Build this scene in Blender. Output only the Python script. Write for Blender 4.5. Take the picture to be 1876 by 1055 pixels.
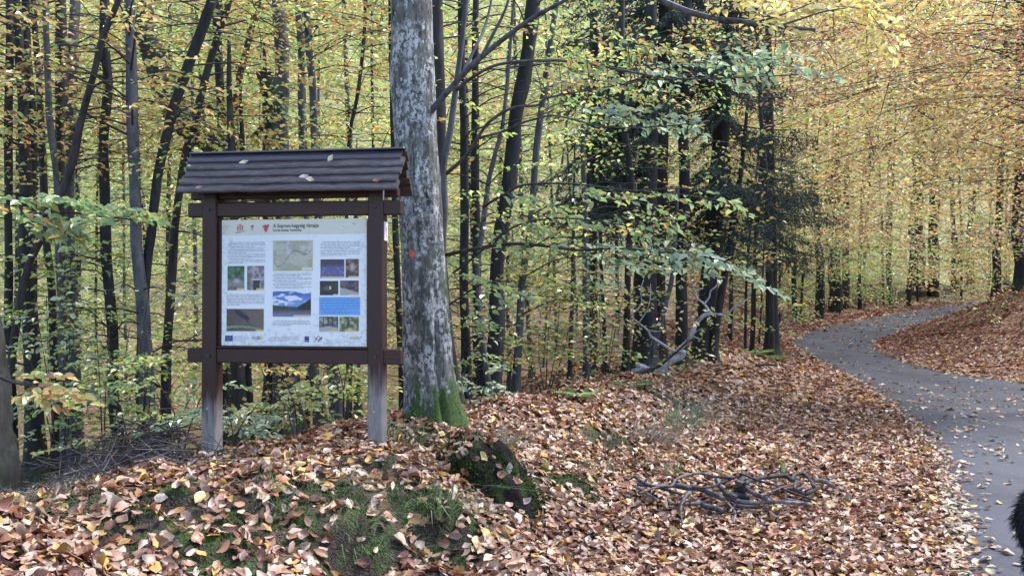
import bpy, math
import numpy as np
from mathutils import Vector, Matrix

# ------------------------------------------------------------------ clear, camera, world, sun, exposure
for o in list(bpy.data.objects):
    bpy.data.objects.remove(o)
S = bpy.context.scene
COL = S.collection
CZ, F, PITCH = 1.6, 1624.0, math.atan(17.5 / 1624.0)
cam_d = bpy.data.cameras.new('camera')
cam_d.sensor_width = 36.0
cam_d.lens = 36.0 * F / 1876.0
cam_d.clip_start, cam_d.clip_end = 0.05, 2000.0
cam = bpy.data.objects.new('camera', cam_d)
COL.objects.link(cam)
cam.location = (0, 0, CZ)
cam.rotation_euler = (math.pi / 2 + PITCH, 0, 0)
S.camera = cam

SUN_EL, SUN_AZ = math.radians(55), math.radians(68)     # azimuth from +Y towards +X
world = bpy.data.worlds.new('World')
S.world = world
world.use_nodes = True
wn = world.node_tree
wn.nodes.clear()
w_out = wn.nodes.new('ShaderNodeOutputWorld')
w_bg = wn.nodes.new('ShaderNodeBackground')
w_sky = wn.nodes.new('ShaderNodeTexSky')
w_sky.sky_type = 'NISHITA'
w_sky.sun_disc = False
w_sky.sun_elevation = SUN_EL
w_sky.sun_rotation = SUN_AZ
w_sky.dust_density = 1.2
w_sky.air_density = 0.8
wn.links.new(w_sky.outputs[0], w_bg.inputs[0])
wn.links.new(w_bg.outputs[0], w_out.inputs[0])
w_bg.inputs[1].default_value = 0.15
sun_d = bpy.data.lights.new('sun', 'SUN')
sun_d.energy = 1.5
sun_d.angle = math.radians(14)
sun_d.color = (1.0, 0.985, 0.965)
sun = bpy.data.objects.new('sun', sun_d)
COL.objects.link(sun)
sd = Vector((math.sin(SUN_AZ) * math.cos(SUN_EL), math.cos(SUN_AZ) * math.cos(SUN_EL), math.sin(SUN_EL)))
sun.rotation_euler = sd.to_track_quat('Z', 'Y').to_euler()
sun.location = sd * 60
S.view_settings.view_transform = 'Standard'
S.view_settings.look = 'None'
S.view_settings.gamma = 1.0
S.view_settings.use_curve_mapping = False
S.view_settings.exposure = 2.02
S.render.engine = 'CYCLES'
S.cycles.max_bounces = 7
S.cycles.diffuse_bounces = 4
S.cycles.glossy_bounces = 2
S.cycles.transmission_bounces = 4
S.cycles.use_denoising = True

# ------------------------------------------------------------------ numeric helpers
RNG = np.random.default_rng(7)


def at(px, py, Y):
    """Point at depth Y seen at pixel (px, py) of the 1876 x 1055 photograph."""
    a, b = (px - 938.0) / F, (527.5 - py) / F
    d = np.array([a, math.cos(PITCH) - b * math.sin(PITCH), math.sin(PITCH) + b * math.cos(PITCH)])
    return d * (Y / d[1]) + np.array([0, 0, CZ])


def vnoise(x, y, z=0.0, seed=0):
    """Smooth value noise in -1..1, vectorised."""
    x, y, z = np.broadcast_arrays(np.asarray(x, float), np.asarray(y, float), np.asarray(z, float))
    xi, yi, zi = np.floor(x).astype(np.int64), np.floor(y).astype(np.int64), np.floor(z).astype(np.int64)
    fx, fy, fz = x - xi, y - yi, z - zi
    fx, fy, fz = fx * fx * (3 - 2 * fx), fy * fy * (3 - 2 * fy), fz * fz * (3 - 2 * fz)

    def h(i, j, k):
        n = (i * 374761393 + j * 668265263 + k * 2147483647 + seed * 974634617) & 0xFFFFFFFF
        n = ((n ^ (n >> 13)) * 1274126177) & 0xFFFFFFFF
        n = n ^ (n >> 16)
        return (n & 0xFFFF) / 32767.5 - 1.0
    r = 0
    for a in (0, 1):
        for b in (0, 1):
            for c in (0, 1):
                w = (fx if a else 1 - fx) * (fy if b else 1 - fy) * (fz if c else 1 - fz)
                r = r + w * h(xi + a, yi + b, zi + c)
    return r


def fbm(x, y, z=0.0, oct=3, seed=0):
    r, amp, f = 0, 1.0, 1.0
    for k in range(oct):
        r = r + amp * vnoise(np.asarray(x) * f, np.asarray(y) * f, np.asarray(z) * f, seed + k)
        amp *= 0.5
        f *= 2.1
    return r


def catmull(P, per):
    P = np.asarray(P, float)
    Q = np.vstack([2 * P[0] - P[1], P, 2 * P[-1] - P[-2]])
    out = []
    for i in range(1, len(Q) - 2):
        p0, p1, p2, p3 = Q[i - 1:i + 3]
        for t in np.linspace(0, 1, per, endpoint=False):
            out.append(0.5 * (2 * p1 + (p2 - p0) * t + (2 * p0 - 5 * p1 + 4 * p2 - p3) * t * t + (3 * p1 - p0 - 3 * p2 + p3) * t ** 3))
    out.append(P[-1])
    return np.array(out)


def unit(v):
    v = np.asarray(v, float)
    return v / np.maximum(np.linalg.norm(v, axis=-1, keepdims=True), 1e-9)


# ------------------------------------------------------------------ the ground as a function
ROAD_L = [(1.93, 3.6, 0), (2.50, 5.09, 0)] + [tuple(at(*p)) for p in [(1724, 900, 7.3), (1684, 800, 10.2), (1622, 740, 13.3),
          (1565, 700, 16.5), (1490, 660, 21), (1450, 630, 25.5), (1475, 610, 30), (1560, 590, 36), (1670, 570, 44), (1790, 553, 52)]]
ROAD_R = [(5.2, 2.2, 0), (5.8, 4.2, 0), (6.9, 6.7, 0), (7.9, 9.4, 0), (8.8, 12.6, 0), (9.5, 16.2, .02)] + [tuple(at(*p)) for p in [(1725, 681, 18.6),
          (1640, 655, 21.2), (1605, 633, 25.2), (1655, 605, 30), (1790, 566, 42)]] + [(27.5, 49.5, 1.3)]
CTRL = [at(*p) for p in [
    (385, 838, 6.2), (690, 816, 5.97), (540, 824, 6.1), (790, 782, 7.0), (950, 745, 8.5), (1080, 715, 10), (1180, 692, 11.5), (1300, 662, 14), (1330, 642, 17),
    (1430, 612, 27), (250, 855, 5.6), (100, 900, 5.0), (0, 935, 4.6), (-150, 950, 4.4),
    (0, 1055, 3.35), (200, 1055, 3.62), (400, 1055, 3.92), (600, 1055, 4.27), (800, 1055, 4.62), (1000, 1055, 4.86), (1200, 1055, 5.0), (1500, 1055, 5.09),
    (400, 925, 4.62), (250, 930, 4.4), (600, 890, 5.05), (720, 890, 5.2), (800, 960, 5.0), (640, 985, 4.55), (760, 850, 5.65),
    (1000, 960, 5.6), (1000, 900, 6.3), (1100, 950, 6.0), (1200, 900, 6.95), (1350, 880, 7.55), (1500, 900, 7.25), (1600, 800, 10.0), (1450, 720, 13.8),
    (1300, 760, 10.5), (1150, 790, 8.6), (1050, 800, 8.0), (1250, 712, 12), (1400, 685, 16.5), (1390, 645, 21), (1000, 850, 7.0),
    (905, 748, 11), (1040, 722, 13), (1185, 672, 15), (1290, 657, 16), (60, 884, 9.5), (270, 860, 9), (0, 948, 5.6), (120, 908, 6.3), (250, 866, 7.0), (430, 822, 9.5), (540, 802, 11), (620, 812, 9),
    (1876, 692, 17), (1876, 600, 22), (1876, 515, 27), (1850, 538, 30), (1795, 568, 31), (1740, 640, 22.5), (1720, 610, 26.5), (1800, 590, 27)]]
CTRL += [np.array(p, float) for p in [
    (-8, 11, -.5), (-6, 14, -.9), (-12, 16, -1.2), (-1, 16, -.3), (2, 20, .1), (6, 24, .4), (-10, 20, -.8), (-4, 22, -.3), (-16, 28, .6), (-5, 30, 1.4),
    (4, 32, 1.2), (9, 38, 1.8), (-25, 45, 10), (-5, 45, 8), (6, 48, 5.5), (18, 56, 4.5), (30, 62, 5), (-30, 70, 27), (0, 70, 22), (30, 80, 16), (60, 80, 16),
    (-60, 120, 60), (0, 120, 52), (70, 120, 40), (16, 20, 2.4), (20, 27, 4.0), (27, 36, 5.0), (35, 46, 4.5), (13, 12, 1.6), (12, 6, 1.4), (45, 30, 9), (38, 52, 2.5),
    (0, -5, 0), (5, -5, 0), (-6, -3, .5), (-6, 3, .6), (-9, 6, .2), (-50, 30, 3), (-50, 5, 0), (60, 5, 8), (-50, -40, 0), (60, -40, 5), (0, -40, 0), (2.5, 1, 0), (-1, 1.5, .35)]]
_rl, _rr = catmull(ROAD_L, 10), catmull(ROAD_R, 10)
CP = np.vstack([CTRL, _rl[::5], _rr[::5]])


def _phi(d2):
    return 0.5 * d2 * np.log(np.maximum(d2, 1e-12))


_n = len(CP)
_d2 = ((CP[:, None, :2] - CP[None, :, :2]) ** 2).sum(-1)
_A = np.zeros((_n + 3, _n + 3))
_A[:_n, :_n] = _phi(_d2) + np.eye(_n) * 0.004
_A[:_n, _n] = 1
_A[:_n, _n + 1:] = CP[:, :2]
_A[_n:, :_n] = _A[:_n, _n:].T
_W = np.linalg.solve(_A, np.concatenate([CP[:, 2], [0, 0, 0]]))


def resample(P, n):
    d = np.concatenate([[0], np.cumsum(np.linalg.norm(np.diff(P, axis=0), axis=1))])
    t = np.linspace(0, d[-1], n)
    return np.stack([np.interp(t, d, P[:, k]) for k in range(P.shape[1])], 1)


RL, RR = resample(_rl, 90), resample(_rr, 90)
ROAD_POLY = np.vstack([RL[:, :2], RR[::-1, :2]])


def in_road(x, y):
    x, y = np.asarray(x, float).ravel(), np.asarray(y, float).ravel()
    c = np.zeros(len(x), bool)
    P = ROAD_POLY
    for (x1, y1), (x2, y2) in zip(P, np.roll(P, -1, 0)):
        if y1 == y2:
            continue
        m = ((y1 > y) != (y2 > y)) & (x < (x2 - x1) * (y - y1) / (y2 - y1) + x1)
        c ^= m
    return c


def road_edge_dist(x, y):
    x, y = np.asarray(x, float).ravel(), np.asarray(y, float).ravel()
    best = np.full(len(x), 1e9)
    for E in (RL[::2, :2], RR[::2, :2]):
        for a, b in zip(E[:-1], E[1:]):
            ab = b - a
            t = np.clip(((x - a[0]) * ab[0] + (y - a[1]) * ab[1]) / (ab @ ab), 0, 1)
            best = np.minimum(best, (x - a[0] - t * ab[0]) ** 2 + (y - a[1] - t * ab[1]) ** 2)
    return np.sqrt(best)


def H0(x, y):
    x, y = np.asarray(x, float), np.asarray(y, float)
    sh = x.shape
    x, y = x.ravel(), y.ravel()
    out = np.empty(len(x))
    for i in range(0, len(x), 20000):
        xs, ys = x[i:i + 20000], y[i:i + 20000]
        d2 = (xs[:, None] - CP[None, :, 0]) ** 2 + (ys[:, None] - CP[None, :, 1]) ** 2
        out[i:i + 20000] = _phi(d2) @ _W[:_n] + _W[_n] + _W[_n + 1] * xs + _W[_n + 2] * ys
    return out.reshape(sh)


def H(x, y):
    x, y = np.asarray(x, float), np.asarray(y, float)
    sh = x.shape
    x, y = x.ravel(), y.ravel()
    z = H0(x, y)
    near = (x > -3) & (x < 40) & (y > 0) & (y < 60)
    k = np.ones(len(x))
    if near.any():
        d = road_edge_dist(x[near], y[near])
        d[in_road(x[near], y[near])] = 0
        k[near] = np.clip(d / 1.5, 0, 1)
    bk = (x > -3.2) & (x < .6) & (y > 2.5) & (y < 6.2)
    if bk.any():
        xb, yb = x[bk], y[bk]
        m_ = np.clip((1 - ((xb + 1.0) / 2.0) ** 2) * (1 - ((yb - 4.4) / 1.5) ** 2), 0, 1)
        z[bk] += m_ * (.085 * (1 - 2 * np.abs(vnoise(xb * 2.3 + .6 * yb, yb * 2.1, 0, 14))) + .04 * vnoise(xb * 6, yb * 6, 0, 15))
    z = z + k * (0.06 * fbm(x * 1.3, y * 1.3, 0, 2, 11) + 0.03 * fbm(x * 4.5, y * 4.5, 0, 2, 12))
    return z.reshape(sh)


def hz(x, y):
    return float(H(np.array([x]), np.array([y]))[0])


def ground_at(px, py, lo=2.5, hi=70):
    ys = np.exp(np.linspace(math.log(lo), math.log(hi), 500))
    d = at(px, py, 1.0) - np.array([0, 0, CZ])
    z = CZ + d[2] * ys
    below = z < H(d[0] * ys, ys)
    i = int(np.argmax(below)) if below.any() else len(ys) - 1
    return at(px, py, ys[i])


# ------------------------------------------------------------------ mesh and object helpers
def mesh(name, V, faces, col=None, smooth=False):
    """faces: an (n, k) int array or a list of such arrays."""
    V = np.asarray(V, np.float32)
    if not isinstance(faces, (list, tuple)):
        faces = [faces]
    faces = [np.asarray(f, np.int32) for f in faces if len(f)]
    me = bpy.data.meshes.new(name)
    me.vertices.add(len(V))
    me.vertices.foreach_set('co', V.ravel())
    li = np.concatenate([f.ravel() for f in faces])
    sizes = np.concatenate([np.full(len(f), f.shape[1], np.int32) for f in faces])
    me.loops.add(len(li))
    me.loops.foreach_set('vertex_index', li)
    me.polygons.add(len(sizes))
    me.polygons.foreach_set('loop_start', np.concatenate([[0], np.cumsum(sizes)[:-1]]).astype(np.int32))
    me.polygons.foreach_set('use_smooth', np.full(len(sizes), bool(smooth)))
    if col is not None:
        a = me.color_attributes.new('Col', 'FLOAT_COLOR', 'POINT')
        c = np.ones((len(V), 4), np.float32)
        c[:, :3] = col
        a.data.foreach_set('color', c.ravel())
    me.update(calc_edges=True)
    return me


def link(name, me, mat, parent=None, loc=(0, 0, 0), **props):
    o = bpy.data.objects.new(name, me)
    COL.objects.link(o)
    o.location = loc
    if mat is not None:
        if len(me.materials) == 0:
            me.materials.append(mat)
    if parent is not None:
        o.parent = parent
    for k, v in props.items():
        o[k] = v
    return o


def thing(name, label, cat, loc, rotz=0.0, group=None):
    o = bpy.data.objects.new(name, None)
    COL.objects.link(o)
    o.empty_display_size = 0.1
    o.location = [float(v) for v in loc]
    o.rotation_euler = (0, 0, rotz)
    o['label'] = label
    o['category'] = cat
    if group:
        o['group'] = group
    return o


class MB:
    """Collects shapes for ONE mesh object."""

    def __init__(s):
        s.V, s.Q, s.T, s.C, s.n = [], [], [], [], 0

    def add(s, V, quads=None, tris=None, col=None):
        V = np.asarray(V, float)
        if quads is not None and len(quads):
            s.Q.append(np.asarray(quads, np.int64) + s.n)
        if tris is not None and len(tris):
            s.T.append(np.asarray(tris, np.int64) + s.n)
        s.V.append(V)
        if col is not None:
            s.C.append(np.broadcast_to(np.asarray(col, float), (len(V), 3)))
        s.n += len(V)

    def tube(s, P, R, k=6, cap=True, rough=0.0, seed=0):
        V, Q, T = tube(P, R, k, cap, rough, seed)
        s.add(V, Q, T)

    def box(s, c, size, M=None):
        V, Q = box_vq(c, size)
        if M is not None:
            V = V @ np.asarray(M).T
        s.add(V, Q)

    def build(s, name, mat, parent=None, off=(0, 0, 0), smooth=False, loc=(0, 0, 0), **props):
        if not s.n:
            return None
        V = np.vstack(s.V) - np.asarray(off, float)
        fs = []
        if s.Q:
            fs.append(np.vstack(s.Q))
        if s.T:
            fs.append(np.vstack(s.T))
        col = np.vstack(s.C) if s.C else None
        return link(name, mesh(name, V, fs, col, smooth), mat, parent, loc, **props)


def box_vq(c, size):
    c, h = np.asarray(c, float), np.asarray(size, float) / 2
    V = np.array([[x, y, z] for x in (-1, 1) for y in (-1, 1) for z in (-1, 1)]) * h + c
    Q = [[0, 1, 3, 2], [4, 6, 7, 5], [0, 4, 5, 1], [2, 3, 7, 6], [0, 2, 6, 4], [1, 5, 7, 3]]
    return V, np.array(Q)


def bevel_box(c, size, b=0.004):
    """Box with chamfered edges: 24 vertices."""
    c, h = np.asarray(c, float), np.asarray(size, float) / 2
    V, idx = [], {}
    for sx in (-1, 1):
        for sy in (-1, 1):
            for sz in (-1, 1):
                for ax in range(3):
                    p = np.array([sx, sy, sz]) * (h - b)
                    p[ax] = (sx, sy, sz)[ax] * h[ax]
                    idx[(sx, sy, sz, ax)] = len(V)
                    V.append(p + c)
    Q, T = [], []
    for ax in range(3):
        u, w = (ax + 1) % 3, (ax + 2) % 3
        for sgn in (-1, 1):
            ring = []
            for su, sw in ((-1, -1), (1, -1), (1, 1), (-1, 1)):
                s3 = [0, 0, 0]
                s3[ax], s3[u], s3[w] = sgn, su, sw
                ring.append(idx[(*s3, ax)])
            Q.append(ring if sgn > 0 else ring[::-1])
    for ax in range(3):
        u, w = (ax + 1) % 3, (ax + 2) % 3
        for su in (-1, 1):
            for sw in (-1, 1):
                a, b_ = [0, 0, 0], [0, 0, 0]
                a[ax], a[u], a[w] = -1, su, sw
                b_[ax], b_[u], b_[w] = 1, su, sw
                q = [idx[(*a, u)], idx[(*b_, u)], idx[(*b_, w)], idx[(*a, w)]]
                Q.append(q if su * sw < 0 else q[::-1])
    for sx in (-1, 1):
        for sy in (-1, 1):
            for sz in (-1, 1):
                t = [idx[(sx, sy, sz, k)] for k in range(3)]
                T.append(t if sx * sy * sz > 0 else t[::-1])
    return np.array(V), np.array(Q), np.array(T)


def tube(P, R, k=6, cap=True, rough=0.0, seed=0):
    P = np.asarray(P, float)
    R = np.broadcast_to(np.asarray(R, float), (len(P),))
    T = unit(np.gradient(P, axis=0))
    ref = np.array([0.0, 0, 1]) if abs(T[:, 2]).mean() < 0.8 else np.array([0.0, -1, 0])
    A = unit(np.cross(T, ref))
    B = np.cross(T, A)
    th = np.linspace(0, 2 * math.pi, k, endpoint=False)
    rr = np.repeat(R[:, None], k, 1)
    if rough:
        rr = rr * (1 + rough * fbm(np.cos(th)[None, :] * 1.5 + seed * 3.7, np.sin(th)[None, :] * 1.5, np.arange(len(P))[:, None] * 0.45, 2, seed))
    V = P[:, None, :] + rr[..., None] * (np.cos(th)[None, :, None] * A[:, None, :] + np.sin(th)[None, :, None] * B[:, None, :])
    V = V.reshape(-1, 3)
    i = np.arange(len(P) - 1)[:, None] * k
    j = np.arange(k)[None, :]
    j2 = (j + 1) % k
    Q = np.stack([i + j, i + j2, i + k + j2, i + k + j], -1).reshape(-1, 4)
    tr = []
    if cap:
        n = len(V)
        V = np.vstack([V, P[0], P[-1]])
        for a in range(k):
            tr.append([n, (a + 1) % k, a])
            tr.append([n + 1, (len(P) - 1) * k + a, (len(P) - 1) * k + (a + 1) % k])
    return V, Q, np.array(tr, int).reshape(-1, 3)


# ------------------------------------------------------------------ materials
def new_mat(name):
    m = bpy.data.materials.new(name)
    m.use_nodes = True
    nt = m.node_tree
    nt.nodes.clear()
    out = nt.nodes.new('ShaderNodeOutputMaterial')
    return m, nt, out


class NB:
    def __init__(s, nt):
        s.nt = nt

    def n(s, t, ins=None, **kw):
        nd = s.nt.nodes.new('ShaderNode' + t)
        for k, v in kw.items():
            setattr(nd, k, v)
        for k, v in (ins or {}).items():
            if isinstance(v, bpy.types.NodeSocket):
                s.nt.links.new(v, nd.inputs[k])
            else:
                nd.inputs[k].default_value = v
        return nd

    def obj(s, scale=(1, 1, 1)):
        tc = s.n('TexCoord')
        mp = s.n('Mapping', {'Vector': tc.outputs['Object'], 'Scale': scale})
        return mp.outputs[0]

    def noise(s, vec, scale, detail=4, rough=0.6):
        return s.n('TexNoise', {'Vector': vec, 'Scale': scale, 'Detail': detail, 'Roughness': rough}).outputs['Fac']

    def ramp(s, fac, stops, interp='LINEAR'):
        r = s.n('ValToRGB', {'Fac': fac})
        e = r.color_ramp.elements
        r.color_ramp.interpolation = interp
        while len(e) < len(stops):
            e.new(0.5)
        for el, (p, c) in zip(e, stops):
            el.position = p
            el.color = (*c, 1) if not isinstance(c, (int, float)) else (c, c, c, 1)
        return r.outputs[0]

    def mix(s, fac, a, b, mode='MIX'):
        m = s.n('Mix', data_type='RGBA', blend_type=mode)
        for k, v in ((0, fac), (6, a), (7, b)):
            if isinstance(v, bpy.types.NodeSocket):
                s.nt.links.new(v, m.inputs[k])
            else:
                m.inputs[k].default_value = v if k == 0 else ((*v, 1) if not isinstance(v, (int, float)) else (v, v, v, 1))
        return m.outputs[2]

    def math(s, op, a, b=0.0):
        m = s.n('Math', operation=op)
        for k, v in ((0, a), (1, b)):
            if isinstance(v, bpy.types.NodeSocket):
                s.nt.links.new(v, m.inputs[k])
            else:
                m.inputs[k].default_value = v
        return m.outputs[0]

    def bump(s, h, strength=0.5, dist=0.01):
        return s.n('Bump', {'Height': h, 'Strength': strength, 'Distance': dist}).outputs[0]


def principled(name, build):
    m, nt, out = new_mat(name)
    b = NB(nt)
    p = b.n('BsdfPrincipled')
    nt.links.new(p.outputs[0], out.inputs[0])
    r = build(b)
    for k, v in r.items():
        if isinstance(v, bpy.types.NodeSocket):
            nt.links.new(v, p.inputs[k])
        else:
            p.inputs[k].default_value = (*v, 1) if isinstance(v, tuple) and len(v) == 3 else v
    return m


def leaf_mat(name, trans=0.45, gloss=0.06, rough=0.4, tint=None):
    m, nt, out = new_mat(name)
    b = NB(nt)
    if tint is None:
        c = b.n('Attribute', attribute_name='Col').outputs['Color']
    else:
        tc = b.noise(b.obj(), 40, 3)
        c = b.mix(tc, tuple(v * 0.75 for v in tint), tuple(min(1, v * 1.2) for v in tint))
    d = b.n('BsdfDiffuse', {'Color': c})
    t = b.n('BsdfTranslucent', {'Color': c})
    g = b.n('BsdfGlossy', {'Color': (0.9, 0.9, 0.9, 1), 'Roughness': rough})
    mx = b.n('MixShader', {0: trans, 1: d.outputs[0], 2: t.outputs[0]})
    mx2 = b.n('MixShader', {0: gloss, 1: mx.outputs[0], 2: g.outputs[0]})
    nt.links.new(mx2.outputs[0], out.inputs[0])
    return m


def bark_mat(name, dark, light, patch=None, patch_amt=0.5, moss=0.0, moss_z=0.7, vs=14, fiss=0.35, rough=0.75):
    """Bark: vertical streaks, blotches, optional pale lichen and moss low down (object z, base at 0)."""
    def f(b):
        v = b.obj((1, 1, 0.22))
        v1 = b.obj((1, 1, 0.5))
        n1 = b.noise(v, vs, 6, 0.65)
        c = b.ramp(n1, [(fiss, dark), (0.62, light)])
        h = n1
        if patch is not None:
            n2 = b.noise(v1, 9, 5, 0.7)
            n3 = b.noise(b.obj(), 38, 3, 0.6)
            m2 = b.math('MULTIPLY', b.ramp(n2, [(0.50, 0.0), (0.60, 1.0)]), b.ramp(n3, [(0.36, 0.0), (0.52, 1.0)]))
            c = b.mix(b.math('MULTIPLY', m2, patch_amt), c, patch)
        if moss > 0:
            sep = b.n('SeparateXYZ', {0: b.n('TexCoord').outputs['Object']})
            mz = b.math('SUBTRACT', moss_z, sep.outputs[2])
            mz = b.math('ADD', b.math('DIVIDE', mz, moss_z), b.math('MULTIPLY', b.math('SUBTRACT', b.noise(v1, 5, 4), 0.5), 2.0))
            mk = b.math('MULTIPLY', b.ramp(mz, [(0.35, 0.0), (0.7, 1.0)]), moss)
            mc = b.ramp(b.noise(b.obj(), 60, 3), [(0.3, (0.018, 0.035, 0.008)), (0.7, (0.075, 0.12, 0.022))])
            c = b.mix(mk, c, mc)
        nrm = b.bump(h, 0.9, 0.012)
        return {'Base Color': c, 'Roughness': rough, 'Normal': nrm, 'Specular IOR Level': 0.35}
    return principled(name, f)


BARK = {
    'grey': bark_mat('bark_grey', (0.022, 0.022, 0.024), (0.085, 0.085, 0.094), (0.15, 0.15, 0.15), 0.35, 0.35, 0.4),
    'dark': bark_mat('bark_dark', (0.005, 0.005, 0.005), (0.02, 0.019, 0.019), (0.045, 0.048, 0.04), 0.3, 0.35, 0.4),
    'brown': bark_mat('bark_brown', (0.009, 0.007, 0.007), (0.04, 0.033, 0.031), None),
    'red': bark_mat('bark_red', (0.013, 0.008, 0.007), (0.062, 0.04, 0.033), None, vs=26),
    'mossy': bark_mat('bark_mossy', (0.008, 0.008, 0.007), (0.042, 0.04, 0.036), (0.03, 0.045, 0.013), 0.45, .55, .4, vs=20),
    'dead': bark_mat('bark_dead', (0.10, 0.095, 0.095), (0.42, 0.40, 0.41), None, vs=20, fiss=0.3),
    'wetpale': bark_mat('bark_wet_pale', (0.04, 0.035, 0.037), (0.20, 0.185, 0.19), None, vs=20, rough=.45),
    'stick': bark_mat('bark_stick', (0.016, 0.014, 0.015), (0.085, 0.077, 0.083), (0.17, 0.17, 0.17), 0.4, vs=18, rough=.5),
    'stickdark': bark_mat('bark_stick_dark', (0.014, 0.011, 0.011), (0.05, 0.042, 0.042), None, vs=18),
    'twig': bark_mat('bark_twig', (0.014, 0.011, 0.010), (0.05, 0.04, 0.038), None),
}
M_LEAF = leaf_mat('leaf_autumn', 0.6, 0.07, 0.35)
M_LITTER = leaf_mat('leaf_fallen', 0.15, 0.045, 0.4)
M_NEEDLE = leaf_mat('needle', 0.2, 0.03, 0.5)
M_MOSS = leaf_mat('moss_blade', 0.25, 0.0, 0.5)
M_GRASS = leaf_mat('grass_blade', 0.3, 0.05, 0.4)

# leaf colours, linear
PAL = {
    'yg': ([(.48, .55, .13), (.36, .50, .12), (.58, .60, .20), (.20, .33, .09), (.57, .47, .15), (.66, .66, .36)], [.26, .24, .17, .18, .09, .06]),
    'yo': ([(.57, .44, .14), (.52, .32, .11), (.42, .46, .13), (.62, .52, .25), (.36, .18, .07), (.30, .40, .11)], [.24, .22, .2, .14, .1, .1]),
    'or': ([(.62, .41, .16), (.54, .30, .115), (.66, .48, .20), (.68, .58, .30), (.38, .19, .08), (.50, .50, .17)], [.24, .2, .2, .14, .1, .12]),
    'gr': ([(.20, .30, .105), (.27, .36, .14), (.15, .24, .085), (.36, .40, .12), (.30, .38, .20), (.50, .33, .10)], [.28, .24, .16, .14, .12, .06]),
    'gg': ([(.23, .33, .19), (.31, .41, .26), (.17, .26, .14), (.42, .50, .36), (.40, .40, .16)], [.3, .28, .2, .14, .08]),  # greyish green, paled: sky sheen put into the leaf colour
    'mx': ([(.30, .36, .11), (.46, .33, .10), (.20, .28, .09), (.52, .44, .16), (.38, .21, .07), (.40, .42, .12)], [.22, .2, .18, .16, .1, .14]),
    'rb': ([(.40, .19, .10), (.46, .27, .15), (.30, .13, .07), (.52, .38, .22)], [.35, .3, .2, .15]),
    'py': ([(.62, .55, .20), (.66, .60, .32), (.56, .50, .12), (.50, .36, .10)], [.35, .3, .2, .15]),
}


def pick(pal, n, rng, jit=0.18):
    c, w = PAL[pal]
    c = np.array(c)[rng.choice(len(c), n, p=np.array(w) / sum(w))]
    return np.clip(c * (1 + jit * rng.standard_normal((n, 1))) * (1 + 0.06 * rng.standard_normal((n, 3))), 0.01, 0.9)


def leaf_diamonds(C, U, N, L, W, col, fold=0.25):
    U, N = unit(U), unit(N)
    Vv = unit(np.cross(N, U))
    N = np.cross(U, Vv)
    L, W = np.asarray(L)[:, None], np.asarray(W)[:, None]
    up = N * (W * fold)
    v = np.stack([C, C + U * L * .28 + Vv * W * .42 + up, C + U * L * .62 + Vv * W * .42 + up * .9, C + U * L - N * L * .1, C + U * L * .62 - Vv * W * .42 + up * .9, C + U * L * .28 - Vv * W * .42 + up], 1)
    n = len(C)
    Q = np.arange(n)[:, None] * 6 + np.array([[0, 1, 2, 3]])
    Q2 = np.arange(n)[:, None] * 6 + np.array([[0, 3, 4, 5]])
    return v.reshape(-1, 3), np.vstack([Q, Q2]), np.repeat(col, 6, 0)


def leaf_cheap(C, U, N, L, W, col, fold=0.2):
    U, N = unit(U), unit(N)
    Vv = unit(np.cross(N, U))
    L, W = np.asarray(L)[:, None], np.asarray(W)[:, None]
    up = N * (W * fold)
    v = np.stack([C, C + U * L * .45 + Vv * W * .5 + up, C + U * L, C + U * L * .45 - Vv * W * .5 + up], 1)
    Q = np.arange(len(C))[:, None] * 4 + np.array([[0, 1, 2, 3]])
    return v.reshape(-1, 3), Q, np.repeat(col, 4, 0)


# spray templates: a flat beech twig in the xy plane, x outward, unit metre scale
def make_spray(rng, step=0.085, leafstep=0.055, side=0.42):
    pts, dirs, twigs = [], [], []
    x, sgn = 0.12, 1
    while x < 1.0:
        ang = sgn * rng.uniform(0.7, 1.0)
        ln = side * (1 - 0.75 * x) * rng.uniform(.6, 1.1) + 0.05
        d = np.array([math.cos(ang), math.sin(ang)])
        twigs.append(((x, 0), (x + d[0] * ln, d[1] * ln)))
        s, q = leafstep * .6, 1
        while s < ln:
            a2 = ang + q * rng.uniform(.5, 1.0)
            pts.append((x + d[0] * s, d[1] * s))
            dirs.append((math.cos(a2), math.sin(a2)))
            s += leafstep * rng.uniform(.8, 1.3)
            q = -q
        pts.append((x + d[0] * ln, d[1] * ln))
        dirs.append(tuple(d))
        x += step * rng.uniform(.8, 1.25)
        sgn = -sgn
    pts.append((1.0, 0)); dirs.append((1, 0))
    P = np.array([(a, b, -0.16 * (a * a + b * b) + rng.uniform(-.025, .025)) for a, b in pts])
    D = np.array([(a, b, rng.uniform(-.45, .15)) for a, b in dirs])
    return P, D, twigs


_r = np.random.default_rng(3)
SPRAYS = [make_spray(_r) for _ in range(7)]
SPRAYS_LOOSE = [make_spray(_r, 0.13, 0.10, 0.45) for _ in range(7)]


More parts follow.
